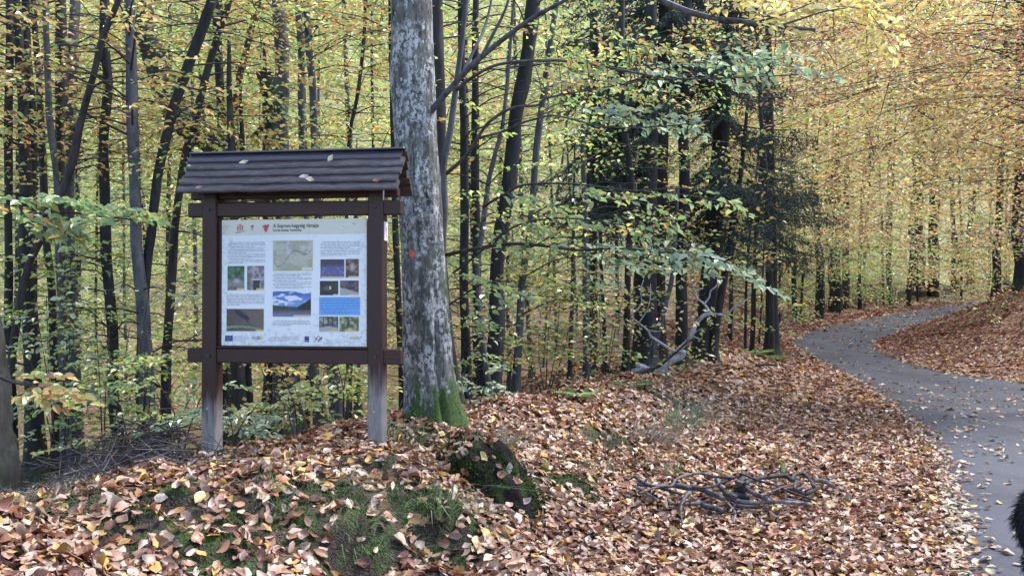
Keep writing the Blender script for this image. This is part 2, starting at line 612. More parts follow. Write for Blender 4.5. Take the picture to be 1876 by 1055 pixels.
def sprays(origins, dirs, lens, pal, rng, leaf=0.065, loose=False, cheap=True, fill=1.0, tilt=0.3, nbias=(0, 0, 0), frames=False):
    """Leaves of many sprays: returns V, Q, col and the twig segments."""
    origins, dirs = np.asarray(origins, float), unit(np.asarray(dirs, float))
    tem = SPRAYS_LOOSE if loose else SPRAYS
    which = rng.integers(0, len(tem), len(origins))
    Vs, Qs, Cs, n, tw = [], [], [], 0, []
    Cc, Uu, Nn, tone = [], [], [], []
    for k in range(len(tem)):
        I = np.where(which == k)[0]
        if not len(I):
            continue
        P, D, twigs = tem[k]
        d = dirs[I]
        side = unit(np.cross(np.array([0, 0, 1.0]), d) + 1e-6)
        roll = rng.normal(0, tilt, len(I))
        up = np.cross(d, side)
        s2 = side * np.cos(roll)[:, None] + up * np.sin(roll)[:, None]
        u2 = np.cross(d, s2)
        s2 = np.cross(u2, d)
        M = np.stack([d, s2, u2], 2)                       # columns
        L = np.asarray(lens)[I]
        pos = origins[I][:, None, :] + np.einsum('nij,mj->nmi', M, P) * L[:, None, None]
        dd = np.einsum('nij,mj->nmi', M, D)
        keep = rng.random(pos.shape[:2]) < fill
        nn = np.broadcast_to(u2[:, None, :], pos.shape) + rng.normal(0, .38, pos.shape) + np.asarray(nbias, float)
        tn = np.broadcast_to((1 + 0.16 * rng.standard_normal(len(I)))[:, None], pos.shape[:2])
        Cc.append(pos[keep]); Uu.append(dd[keep] + rng.normal(0, .15, dd[keep].shape)); Nn.append(nn[keep]); tone.append(tn[keep])
        for ii, i in enumerate(I):
            tw.append((origins[i], origins[i] + M[ii] @ np.array([.5, 0, -.04]) * L[ii], origins[i] + M[ii] @ np.array([1, 0, -.16]) * L[ii]))
    Cc, Uu, Nn, tone = np.vstack(Cc), np.vstack(Uu), np.vstack(Nn), np.concatenate(tone)
    m = len(Cc)
    sz = leaf * rng.uniform(.7, 1.25, m)
    if frames:
        return Cc, Uu, Nn, sz, tw
    col = pick(pal, m, rng) * np.clip(tone, .6, 1.4)[:, None] if isinstance(pal, str) else pal(Cc, rng)
    f = leaf_cheap if cheap else leaf_diamonds
    V, Q, C = f(Cc, Uu, Nn, sz, sz * rng.uniform(.5, .68, m), col)
    return V, Q, C, tw


def thin_prisms(mb, segs, r0, r1, k=3):
    for s in segs:
        P = np.array(s)
        V, Q, T = tube(P, np.linspace(r0, r1, len(P)), k, False)
        mb.add(V, Q)

# ------------------------------------------------------------------ setting: ground, road
MOSS = [(330, 995, .26, 1), (420, 1035, .24, 1), (560, 965, .18, .9), (620, 1000, .24, 1), (690, 960, .2, 1), (720, 1000, .2, 1), (820, 975, .17, .9), (270, 925, .2, .8), (330, 910, .15, .8),
        (530, 885, .24, .7), (640, 880, .2, .6), (1100, 855, .3, .75), (1040, 890, .3, .8), (1130, 820, .3, .6), (1240, 745, .5, .6), (1190, 800, .3, .6), (780, 800, .45, .7), (700, 850, .2, .5),
        (600, 840, .2, .5), (410, 845, .2, .7), (1330, 720, .5, .4), (100, 900, .35, .8), (20, 930, .4, .8), (150, 985, .1, .5), (560, 1040, .15, .6), (480, 965, .2, .9), (640, 925, .22, .8), (760, 905, .2, .8), (240, 960, .18, .8), (780, 1010, .2, 1), (860, 1000, .16, .9), (380, 985, .2, 1), (660, 1035, .2, .9), (560, 920, .2, .7), (980, 850, .25, .5), (500, 920, .18, .6), (880, 960, .2, .7)]
_mc = [(ground_at(px, py), r, a) for px, py, r, a in MOSS]


def moss_mask(x, y):
    m = np.zeros_like(x)
    for c, r, a in _mc:
        m = np.maximum(m, a * np.exp(-(((x - c[0]) ** 2 + (y - c[1]) ** 2) / (r * r)) ** 1.3))
    return np.clip(m * (1.0 + 0.55 * fbm(x * 5, y * 5, 0, 2, 31)), 0, 1)


def axis(lo, d0, d1, hi, st):
    a = list(np.arange(d0, d1, st))
    s, v = st, d0
    left = []
    while v > lo:
        s *= 1.09
        v -= s
        left.append(v)
    s, v = st, a[-1]
    right = []
    while v < hi:
        s *= 1.045 if v < 60 else 1.1
        v += s
        right.append(v)
    return np.array(left[::-1] + a + right)


gx, gy = axis(-150, -3.6, 4.6, 150, .06), axis(-60, 2.4, 9.0, 150, .06)
GX, GY = np.meshgrid(gx, gy)
GZ = H(GX, GY)
inr = in_road(GX, GY).reshape(GX.shape)
GZ = np.where(inr, GZ - 0.035 - .004 * np.clip(GY - 8, 0, 50), GZ)
nx, ny = len(gx), len(gy)
gi = np.arange(ny - 1)[:, None] * nx + np.arange(nx - 1)[None, :]
GQ = np.stack([gi, gi + 1, gi + nx + 1, gi + nx], -1).reshape(-1, 4)
gm = moss_mask(GX.ravel(), GY.ravel())
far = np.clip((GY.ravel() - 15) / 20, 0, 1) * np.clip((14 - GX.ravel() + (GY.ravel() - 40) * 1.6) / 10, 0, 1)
gcol = np.stack([gm, far, np.zeros_like(gm)], 1)


def _ground(b):
    at_ = b.n('Attribute', attribute_name='Col')
    sep = b.n('SeparateColor', {0: at_.outputs['Color']})
    v = b.obj()
    wv = b.n('VectorMath', {0: v, 1: b.n('TexNoise', {'Vector': v, 'Scale': 9.0}).outputs['Color']}, operation='ADD').outputs[0]
    vo = b.n('TexVoronoi', {'Vector': wv, 'Scale': 15.0}, feature='F1')
    rnd = b.n('SeparateColor', {0: vo.outputs['Color']}).outputs[0]
    litter = b.ramp(rnd, [(0.0, (.05, .024, .016)), (.25, (.16, .075, .04)), (.5, (.30, .16, .095)), (.7, (.38, .25, .17)), (.86, (.45, .28, .09)), (1.0, (.5, .4, .28))])
    soil = b.ramp(b.noise(v, 30, 5), [(.3, (.014, .010, .008)), (.7, (.06, .042, .03))])
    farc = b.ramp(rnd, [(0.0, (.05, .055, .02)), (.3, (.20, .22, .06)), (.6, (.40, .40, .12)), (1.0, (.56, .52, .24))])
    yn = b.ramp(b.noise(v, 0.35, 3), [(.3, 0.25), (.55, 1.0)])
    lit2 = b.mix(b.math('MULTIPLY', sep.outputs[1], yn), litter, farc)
    tcy = b.n('SeparateXYZ', {0: v}).outputs[1]
    nearf = b.n('MapRange', {0: tcy, 1: 5.0, 2: 14.0, 3: 0.25, 4: 1.0}).outputs[0]
    shrub = b.ramp(b.noise(v, .9, 4, .7), [(.42, 0.0), (.58, .75)])
    lit2 = b.mix(b.math('MULTIPLY', sep.outputs[1], shrub), lit2, (.055, .075, .022))
    c = b.mix(nearf, soil, lit2)
    moss = b.ramp(b.noise(v, 90, 4, .7), [(.3, (.008, .014, .004)), (.55, (.035, .06, .012)), (.75, (.10, .15, .03))])
    earth = b.ramp(b.noise(v, 45, 5, .7), [(.3, (.007, .005, .004)), (.7, (.045, .03, .02))])
    moss = b.mix(b.ramp(b.noise(v, 6.5, 4, .65), [(.46, 0.0), (.56, 1.0)]), earth, moss)
    c = b.mix(b.ramp(sep.outputs[0], [(.25, 0.0), (.5, 1.0)]), c, moss)
    h = b.math('ADD', b.math('MULTIPLY', b.noise(v, 70, 4), .6), vo.outputs['Distance'])
    return {'Base Color': c, 'Roughness': .8, 'Normal': b.bump(h, .7, .03), 'Specular IOR Level': .3}


M_GROUND = principled('forest_floor', _ground)
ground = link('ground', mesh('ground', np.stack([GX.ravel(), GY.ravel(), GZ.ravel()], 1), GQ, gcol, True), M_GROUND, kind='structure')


def _asphalt(b):
    v = b.obj()
    n1 = b.noise(v, 140, 3, .7)
    n2 = b.noise(b.obj((1.3, .45, 1)), 0.9, 5, .65)
    n3 = b.noise(v, 7, 4, .6)
    c = b.ramp(n1, [(.3, (.022, .024, .034)), (.5, (.052, .055, .074)), (.72, (.115, .12, .15))])
    c = b.mix(b.ramp(n2, [(.38, 0.0), (.6, .75)]), c, (.034, .035, .045))
    c = b.mix(b.ramp(n3, [(.55, 0.0), (.75, .4)]), c, (.095, .093, .105))
    r = b.ramp(n2, [(.35, .55), (.65, .75)])
    return {'Base Color': c, 'Roughness': r, 'Normal': b.bump(n1, .6, .006), 'Specular IOR Level': .35}


M_ROAD = principled('asphalt', _asphalt)
NRD, NAC = 260, 17
rl, rr = resample(catmull(ROAD_L, 12), NRD), resample(catmull(ROAD_R, 12), NRD)
w = np.linspace(0, 1, NAC)
RP = rl[:, None, :] * (1 - w)[None, :, None] + rr[:, None, :] * w[None, :, None]
edge = np.zeros(NAC)
edge[0] = edge[-1] = 1
RP[:, 0, :2] += 0.06 * vnoise(np.arange(NRD) * .7, 0, 0, 5)[:, None]
RZ = H0(RP[..., 0], RP[..., 1]) + .012 + .03 * (1 - (2 * w[None, :] - 1) ** 2) - edge[None, :] * .03
RP[..., 2] = RZ
i = np.arange(NRD - 1)[:, None] * NAC + np.arange(NAC - 1)[None, :]
RQ = np.stack([i, i + 1, i + NAC + 1, i + NAC], -1).reshape(-1, 4)
road = link('road', mesh('road', RP.reshape(-1, 3), RQ, None, True), M_ROAD, kind='structure')

# ------------------------------------------------------------------ fallen leaves
LIT = [((.48, .315, .225), .2), ((.36, .165, .085), .22), ((.60, .46, .34), .11), ((.55, .32, .09), .09), ((.18, .072, .042), .19), ((.43, .24, .15), .16), ((.10, .05, .034), .06), ((.60, .44, .15), .02)]
LITC = np.array([c for c, _ in LIT])
LITW = np.array([w_ for _, w_ in LIT]) / sum(w_ for _, w_ in LIT)


def litter_cols(n, rng, dark=1.0):
    c = LITC[rng.choice(len(LITC), n, p=LITW)]
    return np.clip(c * dark * (1 + .2 * rng.standard_normal((n, 1))), .02, .85)


def leaf_curl(C, U, N, L, W, col, curl, fold, fine=False):
    """Curled leaf with a midrib: eight vertices, or fourteen for the nearest ones."""
    U, N = unit(U), unit(N)
    Vv = unit(np.cross(N, U))
    N = np.cross(U, Vv)
    rows = [(.18, .36), (.42, .5), (.66, .42), (.86, .2)] if fine else [(.3, .5), (.7, .42)]
    st = [(0, 0)]
    for a, b in rows:
        st += [(a, b), (a, 0), (a, -b)]
    st.append((1, 0))
    m = len(st)
    ph = np.asarray(curl) * 2.1
    out = []
    for a, b in st:
        z = curl * (a - .5) ** 2 * .88 + fold * abs(b) * (.9 + .5 * np.sin(ph + a * 5)) + .18 * b * np.sin(ph * 3 + a * 3)
        jb = b * (1 + .19 * np.sin(ph * 7 + a * 11 + b * 9) * (1 if fine else .7))
        ja = a + (.07 * np.sin(ph * 5 + b * 17 + a * 5) if 0 < a < 1 else 0)
        out.append(C + U * ((ja - .5) * L)[:, None] + Vv * (jb * W)[:, None] + N * (z * W)[:, None])
    v = np.stack(out, 1).reshape(-1, 3)
    o = np.arange(len(C))[:, None] * m
    k = len(rows)
    T = [[0, 2, 1], [0, 3, 2], [m - 1, 3 * k - 2, 3 * k - 1], [m - 1, 3 * k - 1, 3 * k]]
    Q = []
    for r_ in range(k - 1):
        p, q = 1 + 3 * r_, 4 + 3 * r_
        Q += [[p, p + 1, q + 1, q], [p + 1, p + 2, q + 2, q + 1]]
    T = np.vstack([o + np.array([t]) for t in T])
    Q = np.vstack([o + np.array([q]) for q in Q])
    vc = np.repeat(col, m, 0).reshape(len(C), m, 3)
    spot = 1 - .42 * (np.sin(ph[:, None] * 9 + np.arange(m)[None, :] * 2.1) > .45)
    return v, Q, T, (vc * spot[..., None]).reshape(-1, 3)


def scatter(y0, y1, dens, rng, xl=-1.0, xr=1.0):
    area = (xr - xl) * 0.64 * (y1 * y1 - y0 * y0) / 2
    n = int(area * dens)
    y = np.sqrt(rng.uniform(y0 * y0, y1 * y1, n))
    x = rng.uniform(xl, xr, n) * y * .64
    return x, y


def ground_normal(x, y):
    e = .06
    z = H(x, y)
    return z, unit(np.stack([-(H(x + e, y) - z) / e, -(H(x, y + e) - z) / e, np.ones_like(z)], 1))


rng = np.random.default_rng(21)
bands = [(2.7, 5.0, 1750, -1.3, 1, .064, True), (5.0, 8, 1700, -1.2, 1, .061, True), (8, 12, 1000, -.5, 1, .067, True), (12, 18, 380, -.1, 1, .095, False), (18, 30, 190, .2, 1, .12, False), (30, 55, 70, .3, 1, .16, False)]
mb_l, cand = MB(), []
for y0, y1, dens, xl, xr, sz, fine in bands:
    x, y = scatter(y0, y1, dens, rng, xl, xr)
    ir = in_road(x, y)
    ed = road_edge_dist(x, y)
    p = np.where(ir, np.maximum(np.exp(-(ed / .10) ** 1.1), np.where(y > 16, 7.0, 30.0) / dens), 1.0)
    mo = moss_mask(x, y)
    p = np.where(mo > .3, p * np.where(x > .25, .42 - .28 * mo, .78 - .42 * mo), p)
    hp = ground_at(1335, 912)
    p = np.where(((x - hp[0]) / .85) ** 2 + ((y - hp[1]) / .28) ** 2 < 1, p * .55, p)
    p = np.where((y > 5.75) & (x < -2.2 - .12 * (y - 5.75)), p * .38, p)
    p *= np.where(fbm(x * 1.1, y * 1.1, 0, 2, 77) < -.75, .45, 1.0)
    k = rng.random(len(x)) < p
    x, y, ir, ed = x[k], y[k], ir[k], ed[k]
    z, nr = ground_normal(x, y)
    k = rng.random(len(x)) < np.clip(1.0 - (.93 - nr[:, 2]) * 2.6, .42, 1)
    x, y, ir, ed, z, nr = x[k], y[k], ir[k], ed[k], z[k], nr[k]
    n = len(x)
    z = z + rng.uniform(.004, .035, n) * np.where(ir, .35, 1) + np.where(ir, .03, 0)
    L = sz * np.clip(rng.normal(1, .25, n), .5, 1.7)
    W = L * rng.uniform(.36, .74, n)
    ang = rng.uniform(0, 2 * math.pi, n)
    U = np.stack([np.cos(ang), np.sin(ang), np.zeros(n)], 1)
    tilt = np.where(ir, .16, rng.uniform(.08, .42, n))[:, None]
    N = unit(nr + rng.normal(0, 1, (n, 3)) * tilt)
    U = unit(U - N * (U * N).sum(1, keepdims=True))
    red = np.clip((y - 14) / 14, 0, 1)[:, None]  # far leaves darkened and reddened: shade on the bank put into their colour
    col = litter_cols(n, rng) * (1 - red * np.array([.34, .50, .44]))
    col = np.where(ir[:, None] & (rng.random(n) < .5)[:, None], np.array([.54, .43, .29]) * rng.uniform(.6, 1.1, (n, 1)), col)
    C = np.stack([x, y, z], 1)
    if fine:
        d = y
        inside = (np.abs(x / y) < .575)
        if y0 < 3:
            order = np.argsort(np.where(inside, y - L * 8, 99))[:300]
            for q in order:
                cand.append((C[q], U[q], N[q], L[q], W[q]))
            keep = np.ones(n, bool)
            keep[order] = False
            C, U, N, L, W, col = C[keep], U[keep], N[keep], L[keep], W[keep], col[keep]
            n = len(C)
        V, Q, T, cc = leaf_curl(C, U, N, L, W, col, rng.uniform(-.8, 1.5, n), np.where(rng.random(n) < .09, rng.uniform(1.1, 1.9, n), rng.uniform(-.25, .65, n)), y0 < 3)
        mb_l.add(V, Q, T, cc)
    else:
        V, Q, cc = leaf_cheap(C - U * (L / 2)[:, None], U, N, L, W, col, .3)
        mb_l.add(V, Q, None, cc)
mb_l.build('fallen_leaves', M_LITTER, None, (0, 0, 0), True, kind='stuff')
# the nearest leaves are picked out one by one, sharing eight curled shapes and eight colours
proto = {}
for s in range(6):
    for c in range(len(LITC)):
        V, Q, T, cc = leaf_curl(np.zeros((1, 3)), np.array([[1., 0, 0]]), np.array([[0, 0, 1.]]), np.ones(1), np.array([.58]), LITC[c][None, :], np.array([[-1, .5, 1.4, 2.2, .2, 1.0][s]]), np.array([[.2, .7, .4, -.3, .9, .1][s]]), True)
        me = mesh('leaf', V, [Q, T], cc, True)
        me.materials.append(M_LITTER)
        proto[s, c] = me
for C, U, N, L, W in cand:
    Vv = np.cross(N, U)
    o = bpy.data.objects.new('leaf', proto[int(rng.integers(6)), int(rng.choice(len(LITC), p=LITW))])
    COL.objects.link(o)
    o.parent = ground
    o.matrix_local = Matrix([[U[k] * L, Vv[k] * L, N[k] * L, C[k]] for k in range(3)] + [[0, 0, 0, 1]])

# ------------------------------------------------------------------ moss and grass on the bank
mb_m = MB()
rng = np.random.default_rng(5)
x, y = scatter(2.8, 9, 4200, rng)
k = (rng.random(len(x)) < np.clip(moss_mask(x, y) * 2 - .6, 0, 1)) & (fbm(x * 4.5, y * 4.5, 0, 2, 35) > -.1)
x, y = x[k], y[k]
z = H(x, y)
n = len(x)
U = unit(np.stack([rng.normal(0, .7, n), rng.normal(0, .7, n), np.ones(n)], 1))
N = unit(rng.normal(0, 1, (n, 3)))
mc = np.array([.060, .098, .018]) * (1 + .6 * rng.standard_normal((n, 1))).clip(.3, 2.4)
V, Q, C = leaf_cheap(np.stack([x, y, z - .004], 1), U, N, rng.uniform(.012, .032, n), rng.uniform(.006, .012, n), mc)
mb_m.add(V, Q, None, C)
mb_m.build('moss', M_MOSS, kind='stuff')


def blades(mb, centres, per, spread, hgt, rng, cols, bend=.6, wid=.004):
    for c in centres:
        k = int(per * rng.uniform(.7, 1.3))
        a = rng.uniform(0, 2 * math.pi, k)
        r = spread * np.sqrt(rng.random(k))
        b = np.stack([c[0] + r * np.cos(a), c[1] + r * np.sin(a)], 1)
        z = H(b[:, 0], b[:, 1]) - .005
        b = np.column_stack([b, z])
        h = hgt * rng.uniform(.5, 1.2, k)
        la = a + rng.normal(0, .7, k)
        nv_ = ground_normal(np.array([c[0]]), np.array([c[1]]))[1][0]
        ld = np.stack([np.cos(la), np.sin(la), np.zeros(k)], 1) + np.array([nv_[0], nv_[1], -.25 * (1 - nv_[2])]) * 3.0
        lean = ld * (h * bend * rng.uniform(.3, 1.3, k))[:, None]
        m = b + lean * .35 + np.array([0, 0, 1]) * (h * .65)[:, None]
        t = b + lean + np.array([0, 0, 1]) * (h * rng.uniform(.55, 1, k))[:, None]
        sd_ = np.stack([-np.sin(la), np.cos(la), np.zeros(k)], 1) * wid
        V = np.stack([b - sd_, b + sd_, m + sd_ * .8, m - sd_ * .8, t], 1).reshape(-1, 3)
        o = np.arange(k)[:, None] * 5
        col = np.array(cols)[rng.integers(0, len(cols), k)] * rng.uniform(.7, 1.3, (k, 1))
        mb.add(V, o + np.array([[0, 1, 2, 3]]), o + np.array([[3, 2, 4]]), np.repeat(col, 5, 0))


GREY_GREEN = [(.16, .20, .12), (.20, .24, .16), (.12, .17, .08), (.28, .28, .20)]
GREEN = [(.10, .17, .05), (.14, .21, .07), (.08, .13, .04)]
mb_g = MB()
rng = np.random.default_rng(8)
g_spots = []
for px, py, n_, sp in [(540, 885, 8, 30), (650, 890, 9, 40), (700, 920, 9, 40), (770, 930, 6, 30), (640, 960, 5, 30), (740, 850, 5, 30), (500, 930, 4, 20), (600, 830, 4, 30), (800, 920, 6, 20), (1100, 850, 6, 40),
                       (1060, 880, 5, 30), (1220, 800, 10, 40), (1170, 770, 9, 40), (1280, 740, 8, 40), (1130, 840, 9, 45), (1080, 860, 8, 40), (760, 795, 7, 30), (420, 850, 5, 20), (1240, 720, 5, 30), (1000, 930, 4, 30), (60, 930, 12, 50), (120, 905, 12, 40), (200, 885, 8, 30), (530, 850, 4, 20), (730, 1000, 3, 30)]:
    for _ in range(n_):
        g_spots.append(ground_at(px + rng.normal(0, sp), py + rng.normal(0, sp * .35)))
blades(mb_g, g_spots, 15, .09, .085, rng, GREY_GREEN + GREEN, 1.3, .0020)
mb_g.build('grass', M_GRASS, kind='stuff')

# ------------------------------------------------------------------ trees
def trunk_path(path, Y, up=3.5, depth=None):
    P, R = [], []
    for q in path:
        yy = q[3] if len(q) > 3 else Y
        P.append(at(q[0], q[1], yy))
        R.append(q[2] / 2.0 / F * yy)
    P, R = np.array(P[::-1]), np.array(R[::-1])             # base first
    g = hz(P[0, 0], P[0, 1])
    if P[0, 2] > g - .1:
        d = unit(P[0] - P[1])
        t = (P[0, 2] - g + .2) / max(-d[2], .3)
        b = P[0] + d * t * np.array([.6, .6, 1])
        b[2] = hz(b[0], b[1]) - .2
        P = np.vstack([b, P])
        R = np.concatenate([[R[0] * 1.25], R])
    d = unit(P[-1] - P[-2])
    if up > 0:
        d = unit(d + np.array([0, 0, .6]))
        P = np.vstack([P, P[-1] + d * up * .5, P[-1] + d * up])
        R = np.concatenate([R, [R[-1] * .75, R[-1] * .35]])
    return P, R


def crown_parts(root, off, P, R, crown, seed, twig_r=.010):
    """Branches and leaf sprays round the trunk line P; crown = list of (py_top, py_bottom, n, reach, palette, leaf size, Y)."""
    rng = np.random.default_rng(seed)
    mbB, mbL = MB(), MB()
    for (ztop, zbot, n, reach, pal, leaf, azc, azs) in crown:
        zs = rng.uniform(zbot, ztop, n)
        az = rng.uniform(0, 2 * math.pi, n) if azs is None else rng.normal(azc, azs, n)
        dirs = np.stack([np.cos(az), np.sin(az), rng.uniform(-.12, .18, n)], 1)
        r = reach * rng.uniform(.25, 1.0, n)
        org = []
        for i in range(n):
            zt = zs[i] - .25 * r[i] + .1
            base = np.array([np.interp(zt, P[:, 2], P[:, k]) for k in range(3)])
            o = np.array([base[0], base[1], zs[i]]) + dirs[i] * r[i]
            m = (base + o) / 2 + np.array([0, 0, .08 * r[i]]) + rng.normal(0, .05 * r[i], 3)
            V, Q, _ = tube(catmull([base, m, o], 3), np.linspace(twig_r * (.7 + .5 * r[i]), twig_r * .4, 7), 4, False)
            mbB.add(V, Q)
            org.append(o)
        V, Q, C, tw = sprays(org, dirs, rng.uniform(.45, 1.0, n) * (.7 + .3 * min(reach, 1.5)), pal, rng, leaf, loose=True, cheap=leaf < .06, fill=.85)
        mbL.add(V, Q, None, C)
        thin_prisms(mbB, tw, twig_r * .42, twig_r * .15)
    mbB.build('branches', BARK['twig'], root, off, kind='stuff')
    mbL.build('crown', M_LEAF, root, off, kind='stuff')


def zpx(py, Y):
    return CZ - (py - 545) / F * Y


_seed = [100]


def tree(label, bark, Y, path, crown=(), group=None, k=9, up=3.5, name='beech_tree', rough=.14):
    _seed[0] += 1
    P, R = trunk_path(path, Y, up)
    base = P[0].copy()
    base[2] = hz(base[0], base[1])
    root = thing(name, label, 'tree', base, 0, group)
    Pc = catmull(np.column_stack([P, R]), 5)
    Rr = np.maximum(Pc[:, 3], .003)
    hgt = Pc[:, 2] - base[2]
    Rr = Rr * (1 + (.5 if Y < 20 else .15) * np.exp(-np.maximum(hgt, 0) / .2)) * (1 if Y < 20 else .85)
    wob = np.stack([vnoise(hgt * 1.3, 0, 0, _seed[0]), vnoise(hgt * 1.3, 5, 0, _seed[0]), 0 * hgt], 1) * (Rr * .35)[:, None]
    mb = MB()
    mb.tube(Pc[:, :3] + wob, Rr, k, True, rough, _seed[0])
    mb.build('trunk', BARK[bark], root, base, True)
    cr = []
    for c in crown:
        (pt, pb, n, reach, pal, leaf) = c[:6]
        n, leaf = int(n * (1.1 if 1030 < path[0][0] < 1400 else 2.1)), leaf * 1.08
        azc, azs = (c[6], c[7]) if len(c) > 6 else (0, None)
        cr.append((zpx(pt, Y), zpx(pb, Y), n, reach, pal, leaf, azc, azs))
    if cr:
        crown_parts(root, base, Pc[:, :3], Rr, cr, _seed[0])
    return root, base, Pc


FR = -math.pi / 2      # towards the camera
# --- left of the notice board
tree('slim dark trunk hugging the left edge of the frame, straight and bare low down', 'dark', 9.5, [(18, -20, 13), (17, 150, 14), (13, 350, 14), (15, 560, 15), (22, 800, 17)], [(-60, 330, 8, .9, 'yo', .062)])
tree('thick black trunk splitting into two upright stems, near the left frame edge', 'dark', 9.3, [(28, -20, 13), (36, 60, 17), (40, 240, 20), (50, 430, 26), (58, 640, 28), (64, 828, 34)], [(-40, 300, 14, 1.0, 'yo', .062, FR, 1.2), (350, 700, 8, .8, 'yg', .06)])
tree('black stem rising close against the right of the thick black forked trunk', 'dark', 9.6, [(46, -20, 14), (52, 120, 15), (56, 280, 16), (57, 420, 16), (60, 640, 18), (70, 826, 20)], [(-40, 200, 5, .8, 'yo', .06)])
tree('thin pale grey stem with a slight kink, in front of the twin brown grey trunks', 'grey', 9.0, [(82, -20, 10), (86, 110, 11), (90, 220, 12), (102, 330, 11), (110, 500, 12), (118, 840, 14)], [(-40, 150, 5, .8, 'yo', .06)])
tree('dark thin trunk just left of the kinked pale grey stem', 'dark', 10.2, [(62, -20, 10), (68, 100, 11), (76, 250, 12), (84, 420, 13), (98, 560, 15), (104, 838, 17)], [(100, 500, 6, .8, 'yg', .06)])
tree('brownish grey trunk, the stouter of the close pair behind the kinked stem', 'brown', 10.5, [(114, -20, 18), (114, 160, 18), (110, 330, 17), (116, 560, 18), (128, 838, 24)], [(-40, 330, 9, 1.1, 'yo', .062)])
tree('grey trunk, right member of the close pair behind the kinked stem', 'grey', 10.1, [(136, -20, 17), (132, 160, 18), (130, 330, 16), (133, 560, 19), (140, 842, 25)], [(-40, 300, 7, 1.1, 'yo', .062), (420, 760, 8, .9, 'yg', .06)])
tree('dark trunk leaning hard to the right, crossing in front of the left trunks', 'brown', 8.4, [(222, -10, 10), (190, 70, 11), (175, 130, 12), (150, 220, 13), (134, 300, 15), (105, 380, 14), (74, 440, 14), (50, 495, 13), (28, 600, 14)], [(40, 330, 6, .7, 'yo', .058)], up=1.5)
tree('dark wavy trunk standing alone left of the tall straight grey trunk', 'dark', 9.4, [(191, -20, 16), (193, 90, 17), (198, 160, 17), (189, 260, 17), (191, 350, 18), (194, 470, 20), (204, 640, 20), (216, 838, 22)], [(-60, 330, 10, 1.0, 'yo', .062), (380, 720, 8, .9, 'yg', .06, FR, 1.0)])
tree('tall straight pale grey trunk, smooth barked, left of the two leaning dark stems', 'grey', 8.6, [(236, -20, 18), (238, 60, 18), (241, 200, 20), (248, 330, 20), (252, 450, 21), (260, 570, 24), (270, 700, 28), (276, 846, 36)], [(-60, 240, 7, 1.1, 'yo', .062), (520, 740, 6, .7, 'gg', .06, FR, .8)])
tree('dark stem leaning right from the foot of the tall straight grey trunk', 'dark', 8.7, [(392, -20, 19), (374, 40, 19), (344, 120, 18), (320, 190, 19), (305, 260, 17), (290, 330, 17), (276, 430, 17), (264, 530, 19), (262, 680, 22), (266, 846, 24)], [(-40, 260, 12, .9, 'yo', .06)], up=2.5)
tree('slimmer grey stem leaning right beside the board, parallel to the dark leaning one', 'brown', 9.6, [(424, -20, 12), (402, 50, 13), (378, 130, 13), (356, 220, 14), (338, 300, 14), (322, 420, 15), (314, 560, 17), (304, 700, 18), (302, 850, 22)], [(-40, 300, 10, 1.0, 'yo', .06), (400, 800, 9, .8, 'yg', .06)], up=2.5)
tree('dark straight trunk rising above the left part of the board roof', 'dark', 11.5, [(398, -20, 15), (401, 120, 16), (405, 240, 15), (408, 330, 16), (412, 600, 18), (418, 820, 20)], [(-60, 250, 9, 1.1, 'yg', .062)])
tree('thin dark stem bending right above the board roof, beside the dark straight trunk', 'brown', 12.0, [(478, -20, 11), (470, 20, 11), (452, 90, 11), (440, 140, 11), (430, 200, 10), (414, 290, 10), (408, 500, 13), (430, 806, 16)], [(-60, 200, 8, 1.0, 'yo', .062)])
tree('stout smooth light grey trunk above the middle of the board roof', 'grey', 11.0, [(513, -20, 25), (514, 120, 26), (515, 270, 27), (518, 500, 30), (524, 812, 40)], [(-60, 60, 5, 1.2, 'yo', .062)], k=11)
tree('slim grey trunk with a kink, left of a close pair above the board roof', 'grey', 10.6, [(544, -20, 11), (549, 60, 12), (552, 150, 13), (555, 270, 13), (562, 500, 14), (576, 680, 20), (596, 806, 26)], [(-60, 160, 6, 1.0, 'yo', .062)])
tree('slim grey trunk, right of a close pair above the board roof', 'grey', 10.2, [(562, -20, 12), (567, 70, 13), (572, 160, 13), (576, 270, 14), (590, 500, 16), (608, 670, 22), (622, 808, 30)], [(-60, 120, 6, 1.0, 'yo', .062)])
tree('mossy dark trunk seen under the board beside the left post', 'mossy', 9.2, [(424, 330, 16), (428, 500, 20), (432, 665, 24), (436, 740, 26), (442, 826, 30)], [(330, 420, 3, .6, 'yg', .06)], up=1.5)
tree('thin black pole of a trunk seen under the board, second from the left post', 'dark', 9.5, [(444, 330, 10), (448, 500, 11), (452, 665, 13), (457, 740, 13), (464, 824, 15)], [(330, 420, 3, .6, 'yg', .06)], up=1.2)
tree('brown split trunk seen under the board touching the broad black one', 'brown', 11.0, [(486, 300, 14), (490, 500, 16), (494, 665, 18), (490, 740, 18), (486, 824, 22)], [(300, 420, 4, .7, 'yg', .06)], up=1.5)
tree('thin dark sapling seen under the board close to the right post', 'twig', 9.0, [(652, 400, 5), (648, 560, 5), (642, 680, 6), (632, 800, 8)], [(420, 700, 6, .5, 'yo', .055)], up=.8)
tree('thin dark trunk passing between the right post and the big mottled beech', 'dark', 9.8, [(716, -20, 10), (718, 150, 10), (722, 300, 11), (726, 480, 12), (732, 640, 13), (744, 796, 15)], [(-40, 330, 7, .8, 'yo', .06), (420, 740, 5, .6, 'yg', .058)])
tree('thin stem crossing high above the right half of the board roof', 'twig', 10.5, [(672, -20, 7), (666, 90, 7), (655, 180, 7), (640, 270, 8), (636, 500, 8), (640, 810, 10)], [(-40, 260, 12, .9, 'yo', .06)])
